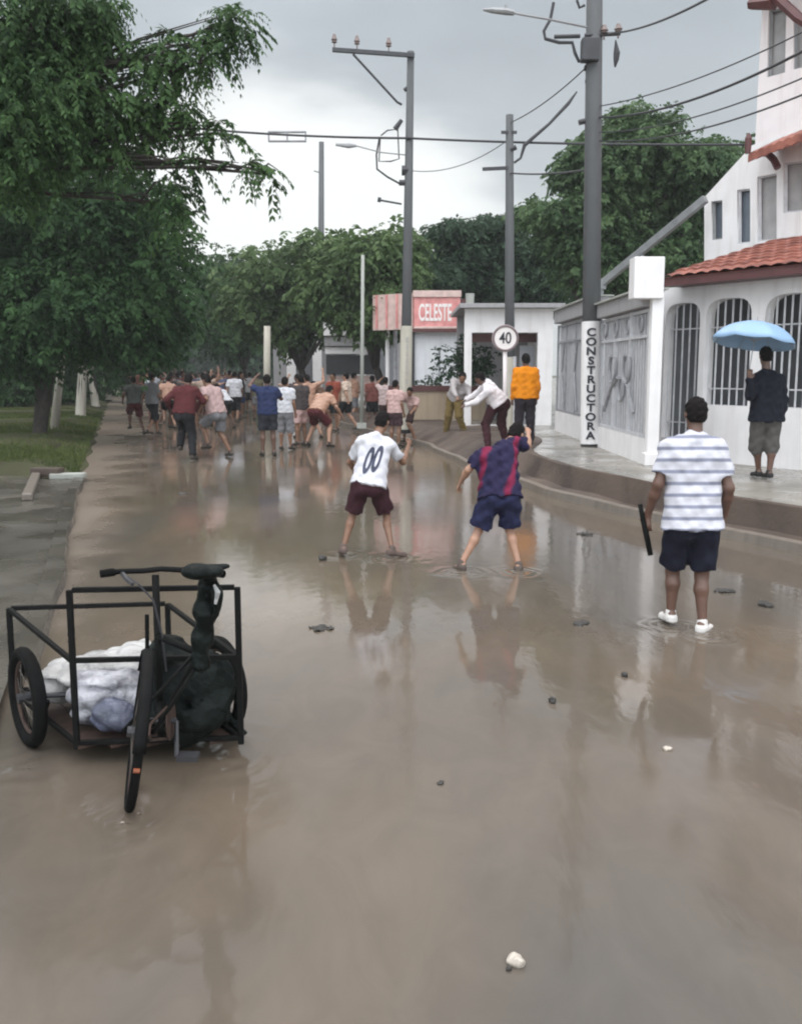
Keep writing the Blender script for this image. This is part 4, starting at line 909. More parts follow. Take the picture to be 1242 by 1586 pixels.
# ================================================================== PEOPLE
def nv(v): return np.array(v, dtype=np.float64)
class SDF:
    """smooth union of tapered capsules and ellipsoids, meshed by surface nets"""
    def __init__(s, h, k=.03): s.p = []; s.h = h; s.k = k
    def cone(s, a, b, r1, r2, sq=None, k=None, cut=None):
        a, b = nv(a), nv(b); rm = max(r1, r2) * 1.05
        s.p.append(('c', a, b, r1, r2, sq, k or s.k, cut, np.minimum(a, b) - rm, np.maximum(a, b) + rm)); return s
    def ell(s, c, r, Rm=None, k=None, cut=None):
        c = nv(c); rm = max(r); s.p.append(('e', c, nv(r), Rm, None, None, k or s.k, cut, c - rm, c + rm)); return s
    def mesh(s, name, noise=0.0, nf=1.0, cuts=(), seed=0):
        h = s.h; lo = np.min([p[8] for p in s.p], 0) - 3 * h; hi = np.max([p[9] for p in s.p], 0) + 3 * h
        n = np.ceil((hi - lo) / h).astype(int) + 1
        Fd = np.full(n, 1.0, np.float32)
        ax = [lo[i] + h * np.arange(n[i]) for i in range(3)]
        for kind, A, B, r1, r2, sq, k, cut, blo, bhi in s.p:
            pad = k + 2 * h
            i0 = np.clip(((blo - pad - lo) / h).astype(int), 0, n - 1); i1 = np.clip(np.ceil((bhi + pad - lo) / h).astype(int) + 1, 1, n)
            sl = tuple(slice(i0[i], i1[i]) for i in range(3))
            X, Y, Z = np.meshgrid(*[ax[i][sl[i]] for i in range(3)], indexing='ij', sparse=True)
            if kind == 'c':
                ba = B - A; L2 = max(ba @ ba, 1e-9)
                px, py, pz = X - A[0], Y - A[1], Z - A[2]
                t = np.clip((px * ba[0] + py * ba[1] + pz * ba[2]) / L2, 0, 1)
                qx, qy, qz = px - t * ba[0], py - t * ba[1], pz - t * ba[2]
                if sq is not None:
                    nvec, f = sq; c = (qx * nvec[0] + qy * nvec[1] + qz * nvec[2]) * (1 / f - 1)
                    qx, qy, qz = qx + c * nvec[0], qy + c * nvec[1], qz + c * nvec[2]
                d = np.sqrt(qx * qx + qy * qy + qz * qz) - (r1 + (r2 - r1) * t)
            else:
                px, py, pz = X - A[0], Y - A[1], Z - A[2]
                Rm = np.eye(3) if r1 is None else r1
                u = [px * Rm[i][0] + py * Rm[i][1] + pz * Rm[i][2] for i in range(3)]
                k0 = np.sqrt(sum((u[i] / B[i]) ** 2 for i in range(3))); k1 = np.sqrt(sum((u[i] / B[i] ** 2) ** 2 for i in range(3))) + 1e-9
                d = k0 * (k0 - 1) / k1
            if cut is not None:
                o, nn = cut; d = np.maximum(d, (X - o[0]) * nn[0] + (Y - o[1]) * nn[1] + (Z - o[2]) * nn[2])
            f = Fd[sl]; hh = np.clip(.5 + .5 * (f - d) / k, 0, 1)
            Fd[sl] = f * (1 - hh) + d * hh - k * hh * (1 - hh)
        X, Y, Z = np.meshgrid(*ax, indexing='ij', sparse=True)
        if noise < 0:
            rg = np.random.default_rng(seed)
            for _k in range(9):
                dk = nrm(rg.normal(0, 1, 3)); fk = nf * rg.uniform(4, 13); ph = rg.random()
                Fd += (-noise * 5.2 / fk) * (np.abs(((X * dk[0] + Y * dk[1] + Z * dk[2]) * fk + ph) % 1.0 - .5) * 2 - .5)
        elif noise:
            q = seed * 1.7
            Fd += noise * (np.sin(nf * (19 * X + 31 * Z) + q) * np.sin(nf * (23 * Y - 17 * X + 9 * Z) + 2 * q) + .7 * np.sin(nf * (41 * Z - 28 * X + 15 * Y) + 3 * q) + .5 * np.sin(nf * (63 * X + 37 * Y + 29 * Z) + q))
        for o, nn in cuts: Fd = np.maximum(Fd, (X - o[0]) * nn[0] + (Y - o[1]) * nn[1] + (Z - o[2]) * nn[2])
        # surface nets
        S = Fd < 0; c = [S[i:n[0] - 1 + i, j:n[1] - 1 + j, l:n[2] - 1 + l] for i in (0, 1) for j in (0, 1) for l in (0, 1)]
        cnt = sum(q.astype(np.int8) for q in c); I, J, K = np.nonzero((cnt > 0) & (cnt < 8))
        m = len(I); idx = np.full((n[0] - 1, n[1] - 1, n[2] - 1), -1, np.int32); idx[I, J, K] = np.arange(m)
        acc = np.zeros((m, 3)); num = np.zeros(m); cn = [(i, j, l) for i in (0, 1) for j in (0, 1) for l in (0, 1)]
        vals = {q: Fd[I + q[0], J + q[1], K + q[2]] for q in cn}
        for a in cn:
            for axn in range(3):
                if a[axn] == 0:
                    b = list(a); b[axn] = 1; b = tuple(b); va, vb = vals[a], vals[b]; w = (va < 0) != (vb < 0)
                    t = va[w] / (va[w] - vb[w]); p = np.zeros((w.sum(), 3)); p[:] = a; p[:, axn] = t
                    acc[w] += p; num[w] += 1
        V = lo + h * (np.stack([I, J, K], 1) + acc / num[:, None])
        faces = []
        for axn in range(3):
            sa = [slice(None)] * 3; sb = [slice(None)] * 3; sa[axn] = slice(0, -1); sb[axn] = slice(1, None)
            s0, s1 = S[tuple(sa)], S[tuple(sb)]; E = np.stack(np.nonzero(s0 != s1), 1)
            u, v = [(1, 2), (2, 0), (0, 1)][axn]
            E = E[(E[:, u] > 0) & (E[:, v] > 0) & (E[:, u] < n[u] - 1) & (E[:, v] < n[v] - 1)]
            if not len(E): continue
            def g(du, dv): q = E.copy(); q[:, u] -= du; q[:, v] -= dv; return idx[q[:, 0], q[:, 1], q[:, 2]]
            Q = np.stack([g(1, 1), g(0, 1), g(0, 0), g(1, 0)], 1); ins = S[E[:, 0], E[:, 1], E[:, 2]]
            Q[~ins] = Q[~ins][:, ::-1]; faces.append(Q)
        return mesh_np(name, V, np.concatenate(faces), smooth=True)

def nrm(v): v = nv(v); return v / (np.linalg.norm(v) + 1e-9)
def hand(S, wrist, d, palm_n, s, right):
    """palm, four bent fingers of unequal length, a thumb leaving the side of the palm"""
    d = nrm(d); pn = nrm(nv(palm_n) - d * (nv(palm_n) @ d)); side = np.cross(d, pn) * (1 if right else -1)
    w = nv(wrist); k = .008
    S.cone(w, w + d * .085 * s, .026 * s, .036 * s, sq=(pn, .5), k=.02)
    for i, (o, l) in enumerate(((-.03, .066), (-.010, .078), (.011, .082), (.03, .074))):
        b = w + d * .088 * s + side * o * s; m = b + (d * .8 + pn * .35) * l * .52 * s; e = m + (d * .25 + pn * .85) * l * .5 * s
        S.cone(b - d * .012 * s, m, .0098 * s, .009 * s, k=k); S.cone(m, e, .009 * s, .0075 * s, k=k)
    b = w + d * .028 * s + side * .028 * s; m = b + (d * .55 + side * .6 + pn * .35) * .045 * s; e = m + (d * .8 + pn * .5) * .034 * s
    S.cone(b, m, .013 * s, .0105 * s, k=k); S.cone(m, e, .0105 * s, .008 * s, k=k)

def person(label, J, base, s=1.0, skin=0, top=None, bottom=None, shoes=None, sleeve='short', bottoms='shorts', h=.009, hem=.02, noise=.003, group=None, hf=None, hairstyle=True, eyes=False, hood=None, hem_noise=0, loose=1.0, hip_loose=1.0, slim=.92):
    """J: joints in local coordinates (z up, origin at base)"""
    J = {k: nv(v) for k, v in J.items()}
    hm = (J['hipL'] + J['hipR']) / 2; sm = (J['shL'] + J['shR']) / 2
    up = nrm(sm - hm); rt = nrm(J['shR'] - J['shL']); front = nrm(np.cross(up, rt)); hrt = nrm(J['hipR'] - J['hipL'])
    hu = nrm(nrm(J['head'] - J['neck']) * .6 + nv((0, 0, 1)) * .4)
    hfv = nrm(front if hf is None else hf); hfv = nrm(hfv - hu * (hfv @ hu)); hr = np.cross(hfv, hu)
    RM = np.stack([hr, hfv, hu])
    B = SDF(h, .03 * s)
    # torso
    for sd in 'LR':
        tg = s * (1.0 if top is None else .86); B.cone(lerp(hm, J['hip' + sd], .55), lerp(sm, J['sh' + sd], .48) - up * .07 * s, .10 * tg, .105 * tg, sq=(front, .85), k=.04)
        B.cone(J['neck'] - up * .03 * s, J['sh' + sd], .05 * tg, .05 * tg)
    B.cone(J['hipL'], J['hipR'], .095 * s, .095 * s)
    # neck and head
    hc = J['head']; B.cone(J['neck'] - up * .03 * s, hc - hu * .06 * s, .058 * s, .05 * s, k=.02)
    B.ell(hc + hu * .015 * s, (.073 * s, .092 * s, .095 * s), RM); B.ell(hc + hfv * .03 * s - hu * .06 * s, (.052 * s, .055 * s, .062 * s), RM)
    B.cone(hc + hfv * .085 * s - hu * .0 * s, hc + hfv * .105 * s - hu * .035 * s, .009 * s, .014 * s, k=.01)
    B.cone(hc + hfv * .083 * s + hu * .022 * s - hr * .03 * s, hc + hfv * .083 * s + hu * .022 * s + hr * .03 * s, .010 * s, .010 * s, k=.012)
    for q in (-1, 1): B.ell(hc + hr * q * .076 * s - hu * .01 * s - hfv * .005 * s, (.011 * s, .022 * s, .033 * s), RM, k=.006)
    if h < .012:
        B.cone(hc + hfv * .079 * s - hu * .066 * s - hr * .018 * s, hc + hfv * .079 * s - hu * .066 * s + hr * .018 * s, .009 * s, .009 * s, k=.006)
    # limbs
    for sd in 'LR':
        sh, el, wr = J['sh' + sd], J['el' + sd], J['wr' + sd]
        sl = s * slim; B.cone(sh, el, .055 * sl, .040 * sl); B.cone(el, lerp(el, wr, .35), .041 * sl, .042 * sl); B.cone(lerp(el, wr, .35), wr, .042 * sl, .027 * sl)
        pn = J.get('palm' + sd, nrm(hm - wr + front * .2)); d = J.get('hd' + sd, nrm(nrm(wr - el) + nv((0, 0, -.15))))
        if h < .02: hand(B, wr, d, pn, s, (sd == 'R'))
        else: B.cone(wr, wr + nrm(d) * .13 * s, .032 * s, .026 * s)
        hp, kn, an = J['hip' + sd], J['kn' + sd], J['an' + sd]
        B.cone(hp, kn, .085 * s, .054 * sl); cb = lerp(kn, an, .3) - nrm(J['toe' + sd] - an) * .018 * s
        B.cone(kn, cb, .052 * sl, .056 * sl); B.cone(cb, an, .055 * sl, .034 * sl)
        tv = nrm(J['toe' + sd] - an); B.cone(an - tv * .03 * s - nv((0, 0, .03 * s)), J['toe' + sd], .036 * s, .028 * s)
    me = B.mesh('person'); body = bpy.data.objects.new('person', me); COL.objects.link(body); me.materials.append(SKIN[skin])
    body.location = base; tag(body, label, 'person', group)
    def child(name, me2, m):
        o = bpy.data.objects.new(name, me2); COL.objects.link(o); me2.materials.append(m); o.parent = body; return o
    ch = h * 1.1
    if bottom is not None:
        S = SDF(ch, .03 * s)
        for sd in 'LR':
            hp, kn, an = J['hip' + sd], J['kn' + sd], J['an' + sd]
            th = nrm(kn - hp)
            if bottoms == 'shorts':
                e = lerp(hp, kn, .86); S.cone(hp, e + th * .05, .112 * s * hip_loose, .102 * s * hip_loose, cut=(e, th))
            elif bottoms == 'long_shorts':
                e = lerp(kn, an, .12); S.cone(hp, kn, .112 * s, .092 * s); S.cone(kn, e, .092 * s, .085 * s)
            else:
                S.cone(hp, kn, .116 * s, .086 * s); S.cone(kn, lerp(kn, an, .92), .084 * s, .066 * s)
            S.ell(lerp(hm, J['hip' + sd], .8) - front * .025 * s - up * .06 * s, (.098 * s,) * 3, k=.06)
            S.cone(lerp(hm, J['hip' + sd], .75), lerp(hm, J['hip' + sd], .7) + up * .1 * s, .118 * s, .112 * s, sq=(front, .9), cut=(hm + up * .06 * s, up))
        child('shorts' if 'shorts' in bottoms else 'trousers', S.mesh('shorts', noise * 1.3, 1.2, seed=2), bottom)
    if top is not None:
        S = SDF(ch, .035 * s)
        for sd in 'LR':
            S.cone(lerp(hm, J['hip' + sd], .80) - up * .10 * s, lerp(hm, J['hip' + sd], .74) + up * .16 * s, .160 * s * max(loose, 1.04), .128 * s * loose, sq=(front, 1.0), k=.05)
            S.cone(lerp(hm, J['hip' + sd], .72) + up * .1 * s, lerp(sm, J['sh' + sd], .55) - up * .07 * s, .126 * s * loose, .126 * s * loose, sq=(front, .95), k=.05)
            S.cone(J['neck'] - up * .03 * s, J['sh' + sd], .066 * s, .070 * s)
        hem_o = hm - up * hem * s
        me2 = None
        for sd in 'LR':
            sh, el, wr = J['sh' + sd], J['el' + sd], J['wr' + sd]
            if sleeve == 'short':
                e = lerp(sh, el, .72); t = nrm(el - sh); S.cone(sh, e + t * .05, .074 * s, .074 * s * loose, cut=(e, t))
            elif sleeve == 'long':
                S.cone(sh, el, .072 * s, .060 * s); S.cone(el, lerp(el, wr, .93), .060 * s, .046 * s)
        # hem cut only on the torso: apply to all prims near the hips
        S2 = []
        for p in S.p:
            if p[7] is None and np.linalg.norm((p[1] + p[2]) / 2 - hm) < .22 * s and p[3] > .1 * s: p = p[:7] + ((hem_o, -up),) + p[8:]
            S2.append(p)
        S.p = S2
        S.cone(hc - hu * 3, hc - hu * 3.001, .001, .001) if False else None
        child('shirt', S.mesh('shirt', noise * 1.3, 1.25, seed=1), top)
    if hairstyle:
        S = SDF(h, .015); S.ell(hc + hu * .022 * s - hfv * .008 * s, (.081 * s, .098 * s, .102 * s), RM)
        S.ell(hc - hfv * .035 * s - hu * .03 * s, (.070 * s, .062 * s, .07 * s), RM)
        child('hair', S.mesh('hair', .0035 * s, 3.0, cuts=[(hc + hfv * .062 * s + hu * .05 * s, nrm(hfv * 1.0 - hu * .75)), (hc - hu * .075 * s, -hu), (hc + hfv * .02 * s - hu * .005 * s, nrm(hfv * .75 - hu * .65))], seed=3), M['hair'] if hood is None else hood)
    if shoes is not None:
        for sd in 'LR':
            S = SDF(ch, .02); an, to = J['an' + sd], J['toe' + sd]; tv = nrm(to - an); fl = nv((0, 0, -1)); lt = nrm(np.cross(tv, nv((0, 0, 1))))
            S.cone(an - tv * .035 * s + fl * .04 * s, to, .043 * s, .036 * s, sq=(nv((0, 0, 1)), .8)); S.cone(an + fl * .03 * s, an + nv((0, 0, .012)), .044 * s, .040 * s)
            S.cone(an - tv * .04 * s + fl * .062 * s, to + fl * .014 * s, .042 * s, .038 * s, sq=(nv((0, 0, 1)), .4), k=.006)
            child('shoe', S.mesh('shoe', 0), shoes)
    if eyes:
        g = MB()
        for q in (-1, 1):
            g = MB(); c = hc + hfv * .078 * s + hu * .004 * s + hr * q * .031 * s; g.ring(c, hfv, .004, .008 * s, 10, 6)
            o = g.build('eye', M['eye']); o.parent = body
    return body

def posed(px, D, gz=0.0):
    """joint reader: pixel plus depth offset in metres -> local joint"""
    base = at(px[0], px[1], D); base.z = gz
    def j(x, y, dy=0.0): return at(x, y, D + dy) - base
    return base, j

# ---- boy in the white shirt with dark figures
def num_patch(body, shirt_name, txt, c, x, z, size, m, stretch=(1, 1)):
    """lettering laid on the back of a shirt: real text mesh projected on the cloth"""
    from mathutils.bvhtree import BVHTree
    sh = [o for o in body.children if o.name.startswith(shirt_name)][0]
    bvh = BVHTree.FromPolygons([v.co for v in sh.data.vertices], [p.vertices for p in sh.data.polygons])
    mt = frame_mtx(c, x, z); o = text_obj('back_number', txt, size, Matrix.Identity(4), m, None, depth=0, stretch=stretch, bold=.03)
    me = o.data; bm = bmesh.new(); bm.from_mesh(me); bmesh.ops.triangulate(bm, faces=bm.faces)
    bmesh.ops.subdivide_edges(bm, edges=bm.edges, cuts=3, use_grid_fill=True); bm.to_mesh(me); bm.free()
    n = (mt.to_3x3() @ Vector((0, 0, 1))).normalized()
    for v in me.vertices:
        p = mt @ v.co; hit = bvh.ray_cast(p + n * .5, -n)
        v.co = (hit[0] + n * .004) if hit[0] else p
    o.parent = sh; return o
def build_main_people():
    D = 9.3; base, j = posed((570, 862), D)
    J = dict(head=j(592, 653, .28), neck=j(583, 674, .2), shL=j(562, 684, .1), shR=j(602, 690, .2), elL=j(542, 716, .28), wrL=j(556, 736, .45), elR=j(624, 716, .34), wrR=j(632, 692, .5),
             hipL=j(560, 748, -.02), hipR=j(582, 748, .0), knL=j(546, 797, .1), anL=j(532, 848, -.02), knR=j(599, 797, .16), anR=j(607, 851, -.02), toeL=j(533, 860, -.02), toeR=j(622, 861, -.0))
    J['toeL'] = J['anL'] + Vector((-.03, .13, -.065)); J['toeR'] = J['anR'] + Vector((.12, .06, -.06))
    p = person('crouching person in a white shirt with dark back numbers and dark maroon shorts', J, base, .86, 0, cloth((.56, .56, .60)), cloth((.045, .018, .024)), cloth((.12, .09, .08)), h=.008, hem=.05, noise=.004, hf=(.45, 1, -.15), eyes=True, loose=.86, slim=.8, hip_loose=.98)
    up = nrm((J['shL'] + J['shR']) / 2 - (J['hipL'] + J['hipR']) / 2); c = lerp(nv((J['shL'] + J['shR']) / 2), nv((J['hipL'] + J['hipR']) / 2), .42); c = Vector(c) + Vector((.0, -.3, .0))
    num_patch(p, 'shirt', '00', c, (1, 0.0, .12), Vector((.30, 0, .95)), .27, M['letter_navy'], (.62, 1.25))
    # ---- player in the striped blue and red shirt
    D = 8.75; base, j = posed((765, 886), D)
    J = dict(head=j(799, 671, .36), neck=j(778, 691, .22), shL=j(744, 708, .06), shR=j(795, 686, .24), elL=j(725, 728, .06), wrL=j(714, 746, .2), elR=j(817, 690, .4), wrR=j(818, 672, .55),
             hipL=j(760, 766, 0), hipR=j(788, 766, 0), knL=j(741, 822, .08), anL=j(714, 874, -.03), knR=j(789, 820, .12), anR=j(803, 876, -.03), toeL=j(0, 0), toeR=j(0, 0))
    J['toeL'] = J['anL'] + Vector((-.06, .11, -.065)); J['toeR'] = J['anR'] + Vector((.05, .12, -.065))
    person('bent person in a navy shirt with red stripes and navy shorts, legs spread wide', J, base, .88, 2, M['striped_team'], cloth((.022, .024, .06)), cloth((.10, .08, .07)), h=.008, hem=.04, noise=.006, slim=.82, hf=(.6, 1, -.2), eyes=True, bottoms='shorts', loose=1.0, hip_loose=1.1)
    # ---- man in the striped shirt
    D = 6.62; base, j = posed((1066, 985), D)
    J = dict(head=j(1077, 640, .06), neck=j(1076, 674, .02), shL=j(1036, 694, 0), shR=j(1110, 694, 0), elL=j(1019, 750, -.02), wrL=j(1003, 796, .08), elR=j(1128, 756, -.05), wrR=j(1122, 796, .06),
             hipL=j(1052, 806, -.03), hipR=j(1092, 806, -.03), knL=j(1041, 884, .14), anL=j(1038, 952, .12), knR=j(1086, 890, .06), anR=j(1087, 966, -.02), toeL=j(0, 0), toeR=j(0, 0))
    J['toeL'] = J['anL'] + Vector((-.01, .16, -.06)); J['toeR'] = J['anR'] + Vector((.09, .13, -.06)); J['anL'] = nv(J['anL'])
    J['anL'][2] = max(.09, J['anL'][2]); J['palmL'] = nv((.4, .5, 0)); J['hdL'] = nv((-.1, .0, -1)); J['toeL'] = J['anL'] + nv((-.01, .16, -.055)); J['hdR'] = nv((-.1, .1, -1)); J['palmR'] = nv((-1, .3, 0))
    p = person('man in a white shirt with grey stripes and black shorts holding a dark stick', J, base, .92, 1, M['striped_tee'], cloth((.014, .015, .026)), cloth((.62, .60, .58)), h=.0075, hem=.06, noise=.0035, eyes=True, loose=.95, slim=.94, hip_loose=1.0)
    w = Vector(J['wrL']) + base; g = MB(); a = w + Vector((-.035, .0, -.03)); b = at(1007, 860, D + .05)
    g.tube([a + (a - b).normalized() * .10, a, lerp(a, b, .45), b], [.016, .018, .021, .019], 9)
    tag(g.build('stick', M['frame_black'], smooth=True), 'short dark stick held in the left hand of the man in the striped shirt', 'stick')
    # ---- person under the umbrella
    D = 12.5; base, j = posed((1182, 745), D, ZS)
    J = dict(head=j(1185, 551, .02), neck=j(1186, 574, 0), shL=j(1168, 588, 0), shR=j(1207, 588, 0), elL=j(1161, 613, -.12), wrL=j(1160, 588, -.20), elR=j(1213, 621, .0), wrR=j(1209, 650, .04),
             hipL=j(1175, 644, 0), hipR=j(1197, 644, 0), knL=j(1170, 692, .08), anL=j(1174, 732, .12), knR=j(1194, 692, .0), anR=j(1190, 738, -.05), toeL=j(0, 0), toeR=j(0, 0))
    J['toeL'] = J['anL'] + Vector((-.02, .15, -.06)); J['toeR'] = J['anR'] + Vector((.0, .15, -.055))
    J['hdL'] = nv((.0, .0, 1)); J['palmL'] = nv((.2, 1, 0)); J['hdR'] = nv((-.05, .05, -1))
    for sd in 'LR': J['an' + sd] = nv(J['an' + sd]); J['an' + sd][2] = .085; J['toe' + sd] = J['an' + sd] + nv((-.02, .15, -.05))
    person('person in a black long sleeved top and grey shorts under a pale blue umbrella', J, base, .98, 1, cloth((.012, .013, .02)), cloth((.085, .08, .075)), cloth((.03, .03, .03)), h=.010, hem=.07, sleeve='long', bottoms='long_shorts', noise=.004, hf=(-.1, 1, 0), eyes=True)
    hw = Vector(J['wrL']) + base + Vector((.0, .03, .09)); apex = at(1163, 497, D - .1)
    r = empty('umbrella', hw, 'pale blue open umbrella held above the person in black', 'umbrella')
    axis = (at(1165, 497, D - .1) - hw).normalized(); axis = (axis + Vector((.09, 0, 0))).normalized()
    apex = hw + axis * (apex - hw).length
    x = axis.cross(Vector((0, 1, 0))).normalized(); y = axis.cross(x)
    if y.y < 0: y = -y
    g = MB(); Rr = .53; nr = 7; ns = 48; vs = [apex]; fs = []
    for i in range(1, nr + 1):
        t = i / nr
        for k in range(ns):
            a = 2 * math.pi * k / ns; sc = 1 - .07 * (abs(math.sin(4 * a)) ** 1.0) * t * t
            vs.append(apex + (x * math.cos(a) + y * math.sin(a)) * Rr * math.sin(t * 1.12) / math.sin(1.12) * sc - axis * (.27 * (1 - math.cos(t * 1.12)) / (1 - math.cos(1.12)) + .018 * abs(math.sin(4 * a)) * t))
    for k in range(ns): fs.append((0, 1 + k, 1 + (k + 1) % ns))
    for i in range(nr - 1):
        for k in range(ns): a = 1 + i * ns; fs.append((a + k, a + ns + k, a + ns + (k + 1) % ns, a + (k + 1) % ns))
    g.add(vs, fs); cn = g.build('canopy', M['umb'], r, smooth=True); md = cn.modifiers.new('thick', 'SOLIDIFY'); md.thickness = .003
    g = MB(); g.tube([hw - axis * .10, apex + axis * .06], .006, 8); g.build('shaft', M['metal_g'], r)
    g = MB(); g.tube([hw - axis * .12, hw + axis * .02], .014, 8); g.build('handle', M['frame_black'], r)
    for k in range(8):
        a = 2 * math.pi * k / 8; e = apex + (x * math.cos(a) + y * math.sin(a)) * Rr * .985 - axis * .272; md_ = apex + (x * math.cos(a) + y * math.sin(a)) * Rr * .55 - axis * .095
        g = MB(); g.tube([apex - axis * .012, md_, e], .0035, 5); g.tube([md_, apex - axis * .26], .003, 5); g.build('rib', M['metal_g'], r)
M['letter_navy'] = mat('navy_lettering', (.03, .035, .07), .6)
def striped(name, base, line, axis, freq, thr, warp=.25, extra=None):
    m = mat(name, base, .85, var=.07, scale=11, bump=.45, bscale=19, spec=.12); nt = m.node_tree; b = nt.nodes['Principled BSDF']
    tc = nt.nodes.new('ShaderNodeTexCoord'); sp = nt.nodes.new('ShaderNodeSeparateXYZ'); nt.links.new(tc.outputs['Object'], sp.inputs[0])
    nz = nt.nodes.new('ShaderNodeTexNoise'); nz.inputs['Scale'].default_value = 4.5; nt.links.new(tc.outputs['Object'], nz.inputs[0])
    cb = nt.nodes.new('ShaderNodeVectorMath'); cb.operation = 'DOT_PRODUCT'; cb.inputs[1].default_value = [q * freq for q in axis]; nt.links.new(tc.outputs['Object'], cb.inputs[0])
    ad = nt.nodes.new('ShaderNodeMath'); ad.operation = 'MULTIPLY_ADD'; ad.inputs[1].default_value = warp; nt.links.new(nz.outputs[0], ad.inputs[0]); nt.links.new(cb.outputs['Value'], ad.inputs[2])
    fr = nt.nodes.new('ShaderNodeMath'); fr.operation = 'FRACT'; nt.links.new(ad.outputs[0], fr.inputs[0])
    pp = nt.nodes.new('ShaderNodeMath'); pp.operation = 'PINGPONG'; pp.inputs[1].default_value = .5; nt.links.new(fr.outputs[0], pp.inputs[0])
    mr = nt.nodes.new('ShaderNodeMapRange'); mr.inputs[1].default_value = thr - .05; mr.inputs[2].default_value = thr + .05; nt.links.new(pp.outputs[0], mr.inputs[0])
    mx = nt.nodes.new('ShaderNodeMixRGB'); nt.links.new(mr.outputs[0], mx.inputs[0]); src = b.inputs['Base Color'].links[0].from_socket
    nt.links.new(src, mx.inputs[2]); mx.inputs[1].default_value = (*line, 1); nt.links.new(mx.outputs[0], b.inputs['Base Color'])
    return m
M['striped_tee'] = striped('white_tee_grey_stripes', (.55, .55, .60), (.23, .24, .31), (0, 0.12, 1), 12.5, .15, warp=.10)
M['striped_team'] = striped('navy_shirt_red_stripes', (.022, .019, .050), (.17, .018, .05), (1, 0, -.25), 3.6, .10, warp=.55)
build_main_people()

# ---- crowd: a few poses, copied with other clothes
def pose(kind, facing=1):
    f = facing
    J = dict(head=(0, .02, 1.60), neck=(0, 0, 1.45), shL=(-.175, 0, 1.38), shR=(.175, 0, 1.38), elL=(-.22, -.02, 1.11), elR=(.22, -.02, 1.11), wrL=(-.23, .06, .87), wrR=(.23, .06, .87),
             hipL=(-.09, 0, .90), hipR=(.09, 0, .90), knL=(-.11, .03, .49), knR=(.11, .03, .49), anL=(-.12, 0, .085), anR=(.12, 0, .085))
    if kind == 'stand_arms_up': J.update(elL=(-.36, .12, 1.48), wrL=(-.22, .2, 1.66), elR=(.30, .10, 1.20), wrR=(.18, .3, 1.3))
    if kind == 'walk': J.update(knL=(-.10, .20, .52), anL=(-.11, .26, .09), knR=(.10, -.02, .49), anR=(.11, -.30, .13), wrL=(-.24, -.16, .93), wrR=(.22, .24, .98), elL=(-.24, -.10, 1.12), elR=(.23, .05, 1.10))
    if kind == 'run': J.update(head=(.02, .30, 1.50), neck=(.01, .20, 1.37), shL=(-.17, .17, 1.31), shR=(.18, .17, 1.30), elL=(-.30, -.05, 1.14), wrL=(-.30, .12, .96), elR=(.32, .20, 1.10), wrR=(.20, .42, 1.2), hipL=(-.09, 0, .86), hipR=(.09, 0, .86), knL=(-.12, .30, .60), anL=(-.13, .12, .24), knR=(.13, .06, .46), anR=(.2, -.14, .09))
    if kind == 'crouch': J.update(head=(.03, .48, 1.28), neck=(.02, .36, 1.18), shL=(-.18, .31, 1.13), shR=(.19, .31, 1.12), elL=(-.28, .40, .88), wrL=(-.18, .60, .82), elR=(.33, .30, .90), wrR=(.34, .5, .72), hipL=(-.09, -.04, .80), hipR=(.09, -.04, .80), knL=(-.22, .22, .50), anL=(-.30, .0, .085), knR=(.22, .2, .48), anR=(.32, -.02, .085))
    if kind == 'throw': J.update(head=(.0, .05, 1.58), elL=(-.40, .2, 1.36), wrL=(-.58, .38, 1.42), elR=(.40, -.12, 1.50), wrR=(.42, -.06, 1.76), knL=(-.18, .16, .50), anL=(-.26, .16, .085), knR=(.16, -.05, .49), anR=(.28, -.24, .085))
    if kind == 'lean': J.update(head=(-.34, .15, 1.36), neck=(-.26, .1, 1.26), shL=(-.30, -.08, 1.12), shR=(-.14, .22, 1.28), elL=(-.46, .05, .92), wrL=(-.6, .2, .86), elR=(-.28, .40, 1.06), wrR=(-.45, .5, .95), knL=(-.22, .12, .50), anL=(-.26, -.06, .085), knR=(.10, .1, .50), anR=(.22, .05, .085))
    for sd in 'LR': a = J['an' + sd]; J['toe' + sd] = (a[0] + (.03 if sd == 'R' else -.03), a[1] + .15, max(.03, a[2] - .055))
    return J
protos = {}
BASEM = cloth((.3, .3, .3))
def setmat(o, m):
    if not o.material_slots: return
    o.material_slots[0].link = 'OBJECT'; o.material_slots[0].material = m
def place(label, kind, px, py, ht, rz, skin, top, bottom, gz=0.0, group='people out in the street', bare=False, opts=None, D=None):
    key = (kind, opts)
    if D is None: p = gp(px, py, gz)
    else: p = at(px, py, D); p.z = gz
    if key not in protos:
        kw = dict(sleeve='long', bottoms='trousers') if opts == 'long' else dict(sleeve='short', bottoms='long_shorts') if opts == 'mid' else {}
        r = person(label, pose(kind), (0, 0, 0), 1.0, 0, BASEM, BASEM, cloth((.05, .045, .04)), h=.017, noise=.004, **kw); protos[key] = r; o = r
        kids = list(r.children)
    else:
        src = protos[key]; o = src.copy(); COL.objects.link(o); kids = []
        for c in src.children:
            d = c.copy(); COL.objects.link(d); d.parent = o; kids.append(d)
    o.location = p; o.rotation_euler = (0, 0, rz); o.scale = (ht / 1.7,) * 3
    tag(o, label, 'person', group); setmat(o, SKIN[skin])
    for c in kids:
        n = c.name.split('.')[0]
        if n == 'shirt': setmat(c, SKIN[skin] if bare else cloth(top))
        if n in ('shorts', 'trousers'): setmat(c, cloth(bottom))
    return o
NV, WH, BK, MR, GY, RD, PK, TN = (.025, .035, .085), (.52, .52, .55), (.018, .018, .02), (.075, .02, .022), (.18, .18, .19), (.23, .06, .04), (.50, .34, .32), (.36, .27, .19)
